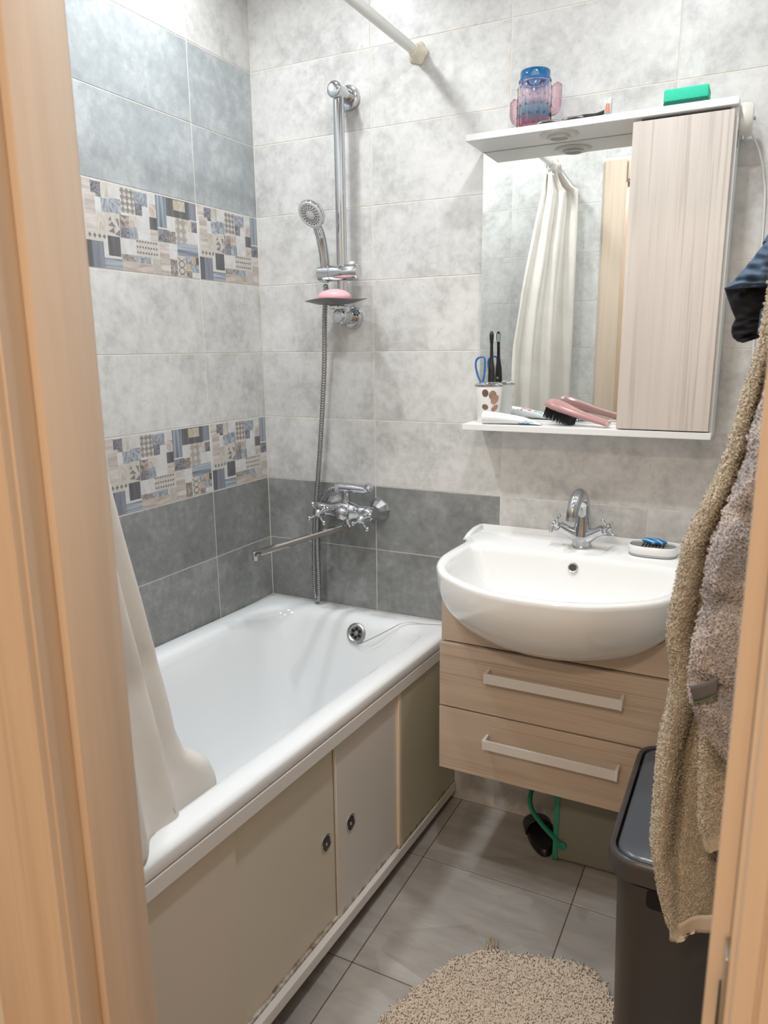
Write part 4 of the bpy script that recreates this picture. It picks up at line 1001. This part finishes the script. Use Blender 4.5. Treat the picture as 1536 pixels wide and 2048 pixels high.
# black rubber slipper behind the handle
sp = thing('slipper', 'black rubber slipper on the floor behind the green handle', 'slipper', (0.955, -0.10, 0))
bm = bmesh.new()
sole = []
for zz, sc_ in ((0.001, .92), (0.008, 1.0), (0.018, .98), (0.024, .90)):
    r_ = []
    for i in range(32):
        a = 2 * math.pi * i / 32; x = math.cos(a) * .036 * (1.0 + .15 * math.sin(a)) * sc_; y = math.sin(a) * .078 * sc_
        q = Matrix.Rotation(0.45, 3, 'Z') @ Vector((x, y, 0)); r_.append(Vector((0.968 + q.x, -0.095 + q.y, zz)))
    sole.append(r_)
obj('sole', loft(sole, None, True, True, True), M['black'], sp)
def strap(s, t):
    a = math.pi * s; w_ = 0.040; q = Matrix.Rotation(0.45, 3, 'Z') @ Vector((-math.cos(a) * .041, .012 + t * .052 + .008 * math.sin(a), 0))
    return Vector((0.968 + q.x, -0.095 + q.y, 0.012 + math.sin(a) ** .8 * (0.045 - .016 * t)))
st_ = obj('strap', grid(strap, 18, 8), M['black'], sp, recalc=False); st_.modifiers.new('s', 'SOLIDIFY').thickness = 0.006
# ------------------------------------------------------------------ waste bin
bx0, bx1, by0, by1, bh = 1.249, 1.515, -0.786, -0.353, 0.52
wbn = thing('waste_bin', 'tall dark grey rectangular waste bin below the hanging towels', 'waste bin', (1.38, -0.53, 0))
bd = mat('bin_brown', (0.048, 0.040, 0.036), 0.36); lidm = mat('bin_lid', (0.075, 0.085, 0.098), 0.25); rimm = mat('bin_rim', (0.060, 0.056, 0.056), 0.28)
i_ = .016
obj('body', loft([rrect(bx0 + i_ + .02, bx1 - i_ - .02, by0 + i_ + .02, by1 - i_ - .02, .035, 0.001, 6), rrect(bx0 + i_ + .014, bx1 - i_ - .014, by0 + i_ + .014, by1 - i_ - .014, .04, 0.01, 6), rrect(bx0 + i_, bx1 - i_, by0 + i_, by1 - i_, .045, bh - .055, 6)], None, True, True, True), bd, wbn, angle=50)
obj('rim', loft([rrect(bx0 + .012, bx1 - .012, by0 + .012, by1 - .012, .05, bh - .046, 8), rrect(bx0 + .001, bx1 - .001, by0 + .001, by1 - .001, .052, bh - .041, 8), rrect(bx0, bx1, by0, by1, .052, bh - .010, 8), rrect(bx0 + .002, bx1 - .002, by0 + .002, by1 - .002, .052, bh - .003, 8), rrect(bx0 + .006, bx1 - .006, by0 + .006, by1 - .006, .05, bh, 8), rrect(bx0 + .011, bx1 - .011, by0 + .011, by1 - .011, .046, bh - .003, 8), rrect(bx0 + .012, bx1 - .012, by0 + .012, by1 - .012, .046, bh - .03, 8)], None, True), rimm, wbn, angle=50)
lid_r = []
for ins, z in ((.0155, -.020), (.0155, -.006), (.018, -.002), (.024, .0005), (.06, .003), (.10, .004)):
    lid_r.append(rrect(bx0 + ins, bx1 - ins, by0 + ins, by1 - ins, max(.012, .046 - ins * .3), bh + z, 8))
obj('lid', loft(lid_r, None, True, True, True), lidm, wbn, angle=60)
sl_ = []
for yy in (by0 + i_ + .0005, by0 + i_ - .0012): sl_.append([Vector((p.x, yy + 0.0006, p.y)) for p in rrect(1.322, 1.462, .428, .466, .010, 0, 5)])
obj('grip_slot', loft(sl_, None, True, True, True), M['hole'], wbn)

# ------------------------------------------------------------------ bath mat
mt_ = thing('bath_mat', 'beige shaggy bath mat on the grey tiled floor', 'bath mat', (1.05, -0.85, 0))
mm_ = mat('mat_cotton', (0.62, 0.52, 0.42), 0.9, spec=0.1); N = NT(mm_)
a = N.noise(N.coord('Object'), 160, 3, 0.6); N.color(N.ramp(a, [(0.3, (0.54, 0.455, 0.375)), (0.65, (0.64, 0.55, 0.455))]))
outl = [(0.835, -0.80), (0.862, -0.735), (0.885, -0.665), (0.925, -0.598), (0.962, -0.560), (1.01, -0.547), (1.09, -0.523), (1.160, -0.507), (1.21, -0.516), (1.25, -0.565), (1.268, -0.64), (1.275, -0.74), (1.277, -0.85), (1.277, -1.05), (1.26, -1.16), (1.18, -1.20), (0.95, -1.20), (0.84, -1.16), (0.815, -1.05), (0.812, -0.92)]
op = smooth_path([Vector((x, y, 0)) for x, y in outl + [outl[0]]], 5)[:-1]
def inside(x, y):
    c = False; n = len(op); j = n - 1
    for i in range(n):
        if (op[i].y > y) != (op[j].y > y) and x < (op[j].x - op[i].x) * (y - op[i].y) / (op[j].y - op[i].y) + op[i].x: c = not c
        j = i
    return c
def shr(f, z): return [Vector((1.05 + (p.x - 1.05) * f, -0.85 + (p.y + 0.85) * f, z)) for p in op]
obj('backing', loft([shr(.985, 0.0005), shr(1.0, .004), shr(1.0, .010), shr(.98, .0155), shr(.9, .017), shr(.5, .017)], None, True, True, True), mm_, mt_)
rnd = random.Random(9); verts, faces = [], []
cnt = 0
while cnt < 17000:
    x, y = rnd.uniform(.81, 1.30), rnd.uniform(-1.21, -.48)
    if not inside(x, y): continue
    cnt += 1
    a = rnd.uniform(0, 2 * math.pi); le = rnd.uniform(.006, .012); hh = rnd.uniform(.0025, .006); wd = .0021
    dx, dy = math.cos(a), math.sin(a); z0 = .0145
    b = len(verts)
    for s, zz in ((0, 0), (.45, hh), (1, hh * rnd.uniform(.3, .9))):
        px, py = x + dx * le * s, y + dy * le * s
        verts += [(px - dy * wd, py + dx * wd, z0 + zz), (px + dy * wd, py - dx * wd, z0 + zz), (px, py, z0 + zz + wd * 1.6)]
    for q in (0, 3):
        for i in range(3):
            j = (i + 1) % 3; faces.append((b + q + i, b + q + j, b + q + 3 + j, b + q + 3 + i))
    faces.append((b + 6, b + 7, b + 8))
# pulled tuft at the back edge
for q in range(26):
    x, y = 0.972 + rnd.uniform(-.014, .014), -0.548 + rnd.uniform(-.006, .012); b = len(verts)
    tx, ty, tz = x + rnd.uniform(-.012, .006), y + rnd.uniform(.0, .02), rnd.uniform(.012, .038)
    for s in (0, .5, 1):
        px, py, pz = x + (tx - x) * s, y + (ty - y) * s, .01 + (tz) * s ** .7; wd = .0016 * (1.1 - s * .7)
        verts += [(px - wd, py, pz), (px + wd, py, pz), (px, py - wd, pz + wd)]
    for k_ in (0, 3):
        for i in range(3): j = (i + 1) % 3; faces.append((b + k_ + i, b + k_ + j, b + k_ + 3 + j, b + k_ + 3 + i))
me = bpy.data.meshes.new('pile'); me.from_pydata([(v[0] - 1.05, v[1] + .85, v[2]) for v in verts], [], faces); finish(me, mm_, True, 180)
pl = link(bpy.data.objects.new('pile', me), mt_); pl['kind'] = 'stuff'

# ------------------------------------------------------------------ towels and garment on the right wall
hk = thing('coat_hooks', 'chrome hook rail on the tiled right wall holding the towels', 'hook rail', (RX - .01, -0.80, 1.68))
obj('plate', box(RX - .008, RX, -1.08, -0.52, 1.665, 1.695, .002, 1), CDL, hk)
for y in (-0.60, -0.865, -1.05):
    obj('hook', tube(smooth_path([(RX - .006, y, 1.68), (RX - .03, y, 1.672), (RX - .055, y, 1.66), (RX - .066, y, 1.675), (RX - .066, y, 1.69)], 6), .004, 8), CDL, hk)
def towel_mat(name, c1, c2, extra=None):
    m = mat(name, c1, 0.95, spec=0.1); N = NT(m)
    a = N.noise(N.coord('Object'), 120, 4, 0.7); b = N.noise(N.coord('Object'), 14, 3, 0.5)
    col = N.mix(1.0, N.ramp(a, [(0.3, c2), (0.62, c1)]), N.ramp(b, [(0.3, (0.9,) * 3), (0.7, (1.05,) * 3)]), 'MULTIPLY')
    if extra: col = extra(N, col)
    N.color(col); N.bump(N.noise(N.coord('Object'), 320, 3, 0.7), 0.7, 0.004)
    N.b.inputs['Sheen Weight'].default_value = 0.25
    return m
def fluff(bm, amp, seed=0):
    bm.normal_update(); r = random.Random(seed)
    for v in bm.verts:
        v.co += v.normal * (amp * (noise.noise(v.co * 170) + 0.9 * r.uniform(-1, 1)))
    return bm
def drape(left, right, y0, depth, folds, n=90, rows=230, zpow=1.0):
    """hanging folded cloth: left/right silhouettes as (z, x); closed loop of lobes"""
    z_hi = max(left[0][0], left[-1][0]); z_lo = min(left[0][0], left[-1][0]); L_ = sorted(left); R_ = sorted(right)
    rings = []
    for i in range(rows):
        z = z_lo + (z_hi - z_lo) * i / (rows - 1)
        xl, xr = interp(L_, z), interp(R_, z); d = depth(z); r_ = []
        for j in range(n):
            t = j / n
            if t < .5:                                 # front, left to right
                s = t * 2; pr = folds(s, z)
                r_.append(Vector((xl + (xr - xl) * s, y0(z) - d * pr * min(1, math.sqrt(max(0, s) / .10)) , z)))
            else:
                s = 2 - t * 2; r_.append(Vector((xl + (xr - xl) * s, y0(z) + d * .35 * min(1, math.sqrt(max(0, s) / .1)), z)))
        rings.append(r_)
    return loft(rings, None, True, True, True)
def px_table(pts, y):
    out = []
    for u, v in pts: p = at(u, v, 1, y); out.append((p.z, p.x))
    return sorted(out)
YA = -0.865
LA = px_table([(1542, 540), (1536, 590), (1520, 680), (1500, 745), (1478, 815), (1460, 880), (1432, 955), (1405, 1005), (1385, 1045), (1367, 1080), (1358, 1134), (1344, 1204), (1336, 1244), (1336, 1279), (1342, 1320), (1343, 1361), (1335, 1408), (1325, 1446), (1318, 1478), (1313, 1525), (1308, 1600), (1303, 1661), (1312, 1713), (1321, 1761), (1338, 1813), (1352, 1832)], YA)
LA.append((1.70, 1.475)); LA = sorted(LA)
RA = [(z, 1.52) for z in (0.3, 1.0, 1.5)] + [(1.70, 1.535)]
zb = LA[0][0]
def gauss(x, c, w_): return math.exp(-((x - c) / w_) ** 2)
def foldA(s, z):
    q = min(1, max(0, (z - zb) / 0.9)); c1 = 0.22 - .10 * abs(q - .45); c2 = .50 + .10 * q
    v = 0.75 + .25 * math.sin(s * 7 + z * 3) - .62 * gauss(s, c1, .035) * min(1, q * 4) - .75 * gauss(s, c2, .05) * (0.35 + .65 * min(1, max(0, (z - zb - .2) * 5)))
    return max(.08, v)
def tufts(name, bm_src, n, ln, mt, parent, seed, keep=lambda p: True):
    r = random.Random(seed); V, F = [], []; fs = [f for f in bm_src.faces if len(f.verts) == 4 and f.normal.y < .35]
    for _ in range(n):
        f = fs[r.randrange(len(fs))]; u, v = r.random(), r.random(); a, b, c, d = [q.co for q in f.verts]
        p = a.lerp(b, u).lerp(d.lerp(c, u), v)
        if not keep(p): continue
        nr = f.normal; t1 = Vector((r.uniform(-1, 1), r.uniform(-1, 1), r.uniform(-1.2, .6))); t1 = (t1 - nr * t1.dot(nr)).normalized(); sd = nr.cross(t1); w_ = .0007; L = ln * r.uniform(.6, 1.3); k = len(V)
        for q, h in ((0, -.0006), (.5, L * .55), (1.0, L * .35)):
            o = p + t1 * (L * q) + nr * h; V += [o - sd * w_, o + sd * w_, o + nr * w_ * 1.4]
        for g_ in (0, 3):
            for i in range(3): j = (i + 1) % 3; F.append((k + g_ + i, k + g_ + j, k + g_ + 3 + j, k + g_ + 3 + i))
    off = Vector(parent.location); me = bpy.data.meshes.new(name); me.from_pydata([tuple(Vector(q) - off) for q in V], [], F); finish(me, mt, True, 180)
    o = link(bpy.data.objects.new(name, me), parent); o['kind'] = 'stuff'
beige_t = towel_mat('beige_terry', (0.72, 0.62, 0.475), (0.58, 0.485, 0.36))
ta = thing('towel', 'long beige terry towel hanging in front of the waste bin', 'towel', (1.45, YA, 1.0), 'towels on the right wall')
bm = drape(LA, RA, lambda z: YA, lambda z: 0.075 if z < 1.2 else 0.075 - .045 * (z - 1.2) / .5, foldA, 110, 330)
HX0 = LA[0][1]
hemA = lambda x: zb + 0.005 + max(0, x - HX0) * 0.75
for v in bm.verts:                                      # slanting lower hem
    h = hemA(v.co.x)
    if v.co.z < h: v.co.z = h
fluff(bm, 0.0009, 1); bm.normal_update(); tufts('pile', bm, 60000, .0040, beige_t, ta, 3, lambda p: p.x < 1.475 and p.z > hemA(p.x) + .02)
obj('terry', bm, beige_t, ta, angle=180)
def hem(s, t): x = HX0 - .004 + .10 * s; return Vector((x, YA - .058 - .004 * math.sin(s * 14), hemA(x) - .004 + .030 * t))
ho = obj('hem_band', grid(hem, 30, 5), mat('hem_cotton', (0.56, 0.46, 0.36), 0.8), ta, recalc=False); ho.modifiers.new('s', 'SOLIDIFY').thickness = .002
YF = YA - .085
LF = px_table([(1404, 1440), (1402, 1470), (1400, 1540), (1398, 1632), (1402, 1670), (1408, 1696)], YF); RF = [(z, 1.50) for z, x in (LF[0], LF[-1])]
bm = drape(LF, RF, lambda z: YF, lambda z: .02, lambda q, z: .8 + .2 * math.sin(q * 9), 40, 90)
hz = LF[0][0]
for v in bm.verts: v.co.z = max(v.co.z, hz + max(0, v.co.x - LF[0][1]) * .9)
fluff(bm, .0008, 5); bm.normal_update(); tufts('pile', bm, 12000, .0040, beige_t, ta, 6, lambda p: p.x < 1.475 and p.z > hz + .03 + max(0, p.x - LF[0][1]) * .9)
obj('inner_fold', bm, beige_t, ta, angle=180)
# grey pink towel
YB_ = -1.05
LB = px_table([(1528, 800), (1509, 853), (1500, 872), (1502, 905), (1480, 956), (1464, 995), (1454, 1014), (1441, 1047), (1428, 1080), (1419, 1106), (1414, 1139), (1406, 1183), (1412, 1197), (1403, 1230), (1391, 1267), (1384, 1305), (1379, 1366), (1379, 1389), (1389, 1406), (1403, 1443), (1428, 1471), (1450, 1502)], YB_)
LB.append((1.70, 1.490)); LB = sorted(LB)
RB = [(0.3, 1.53), (1.5, 1.53), (1.70, 1.535)]
def grey_extra(N, col):
    g_ = N.n('ShaderNodeTexCoord'); s_ = N.n('ShaderNodeSeparateXYZ'); N.l(g_.outputs['Object'], s_.inputs[0])
    b = N.noise(N.coord('Object', (1, 1, 1)), 12, 3, 0.5); f = N.ramp(b, [(0.46, (0, 0, 0)), (0.56, (0.8,) * 3)])
    return N.mix(f, col, (0.46, 0.44, 0.455))
pink_t = towel_mat('grey_pink_terry', (0.76, 0.68, 0.64), (0.62, 0.54, 0.51), grey_extra)
tb_ = thing('towel', 'fluffy pinkish grey towel with a dark woven band by the door jamb', 'towel', (1.47, YB_, 1.0), 'towels on the right wall')
def foldB(s, z): return max(.1, .8 + .2 * math.sin(s * 9 + z * 11) - .5 * gauss(s, .42 + .08 * math.sin(z * 6), .05) - .35 * gauss((z * 9.5) % 1.0, .5, .14) * gauss(s, .15, .3))
bm = drape(LB, RB, lambda z: YB_, lambda z: 0.055 if z < 1.3 else .055 - .03 * (z - 1.3) / .4, foldB, 100, 240)
fluff(bm, 0.0012, 2); bm.normal_update(); tufts('pile', bm, 40000, .0048, pink_t, tb_, 4, lambda p: p.x < 1.475)
obj('terry', bm, pink_t, tb_, angle=180)
def bandB(s, t):
    a = at(1381, 1372, 1, YB_ - .03).lerp(at(1389, 1404, 1, YB_ - .03), t); b = at(1436, 1353, 1, YB_ - .055).lerp(at(1434, 1388, 1, YB_ - .055), t); p = a.lerp(b, s); p.y -= .004 * math.sin(math.pi * s); return p
for nm, c in (('woven_band', (0.13, 0.115, 0.11)),):
    ob = obj(nm, grid(bandB, 14, 5), mat('band_dark', c, 0.8), tb_, recalc=False); ob.modifiers.new('s', 'SOLIDIFY').thickness = .0015
def strip(s, t): p = bandB(s, .93 + .10 * t); p.y -= .003; return p
ob = obj('green_stripe', grid(strip, 14, 3), mat('band_green', (0.10, 0.16, 0.04), 0.8), tb_, recalc=False); ob.modifiers.new('s', 'SOLIDIFY').thickness = .002

# dark blue garment above the towels
YG = -0.66
gm = thing('garment', 'dark blue trousers with shaded underside coloured black, hanging above the beige towel', 'clothes', (1.45, YG, 1.5))
denim = cloth_mat('blue_denim', (0.085, 0.125, 0.185), (0.045, 0.07, 0.11), 60); shadec = cloth_mat('shaded_cloth', (0.012, 0.012, 0.015), (0.008, 0.008, 0.010), 50)  # black cloth colours in the shadow below the blue leg
def poly_tab(a, b): return [at(u, v, 1, YG) for u, v in a], [at(u, v, 1, YG) for u, v in b]
def quad_cloth(A, B, puff, n=26, m=26, y=YG, ripple=.004):
    """A: points down the left silhouette, B: matching points on the right"""
    ts = np.linspace(0, 1, len(A))
    a = np.array([list(at(u, v, 1, y)) for u, v in A]); b = np.array([list(at(u, v, 1, y)) for u, v in B])
    rings = []
    for i in range(m):
        t = i / (m - 1)
        p = Vector([np.interp(t, ts, a[:, k]) for k in range(3)]); q = Vector([np.interp(t, ts, b[:, k]) for k in range(3)]); r_ = []
        for j in range(n):
            s = j / n
            if s < .5: f = s * 2; sg_ = -1
            else: f = 2 - s * 2; sg_ = .5
            c = p.lerp(q, f); c.y += sg_ * puff * math.sqrt(max(0, math.sin(math.pi * min(.999, max(.001, f))))) * (.7 + .3 * math.sin(math.pi * min(1, t * .9 + .1)))
            c.y += ripple * noise.noise(Vector((f * 4 + t * 5, t * 9 - f * 3, y)))* 2
            r_.append(c)
        rings.append(r_)
    return loft(rings, None, True, True, True)
obj('blue_leg', quad_cloth([(1552, 462), (1530, 486), (1512, 508), (1490, 535), (1468, 560), (1448, 578)], [(1680, 520), (1640, 545), (1620, 560), (1600, 566), (1570, 571), (1545, 573)], .030, 60, 40, YG - .03, .008), denim, gm, angle=180)
obj('shaded_leg', quad_cloth([(1449, 577), (1456, 600), (1464, 622), (1471, 638), (1464, 650), (1462, 664), (1466, 676), (1474, 683), (1486, 686)], [(1640, 560), (1630, 585), (1620, 610), (1600, 630), (1590, 640), (1580, 650), (1560, 660), (1540, 668), (1518, 676)], .032, 60, 44, YG, .006), shadec, gm, angle=180)
obj('blue_cuff', quad_cloth([(1545, 600), (1530, 612), (1521, 620), (1519, 632), (1518, 645), (1514, 668)], [(1620, 600), (1600, 612), (1580, 622), (1570, 640), (1560, 655), (1550, 680)], .016, 40, 24, YG - .045, .004), denim, gm, angle=180)
obj('waist', tube(smooth_path([(1.425, YG + .0, 1.53), (1.46, -0.64, 1.60), (1.495, -0.615, 1.655), (1.505, -0.60, 1.668)], 6), [.022 + .0 * i for i in range(19)], 14), denim, gm)
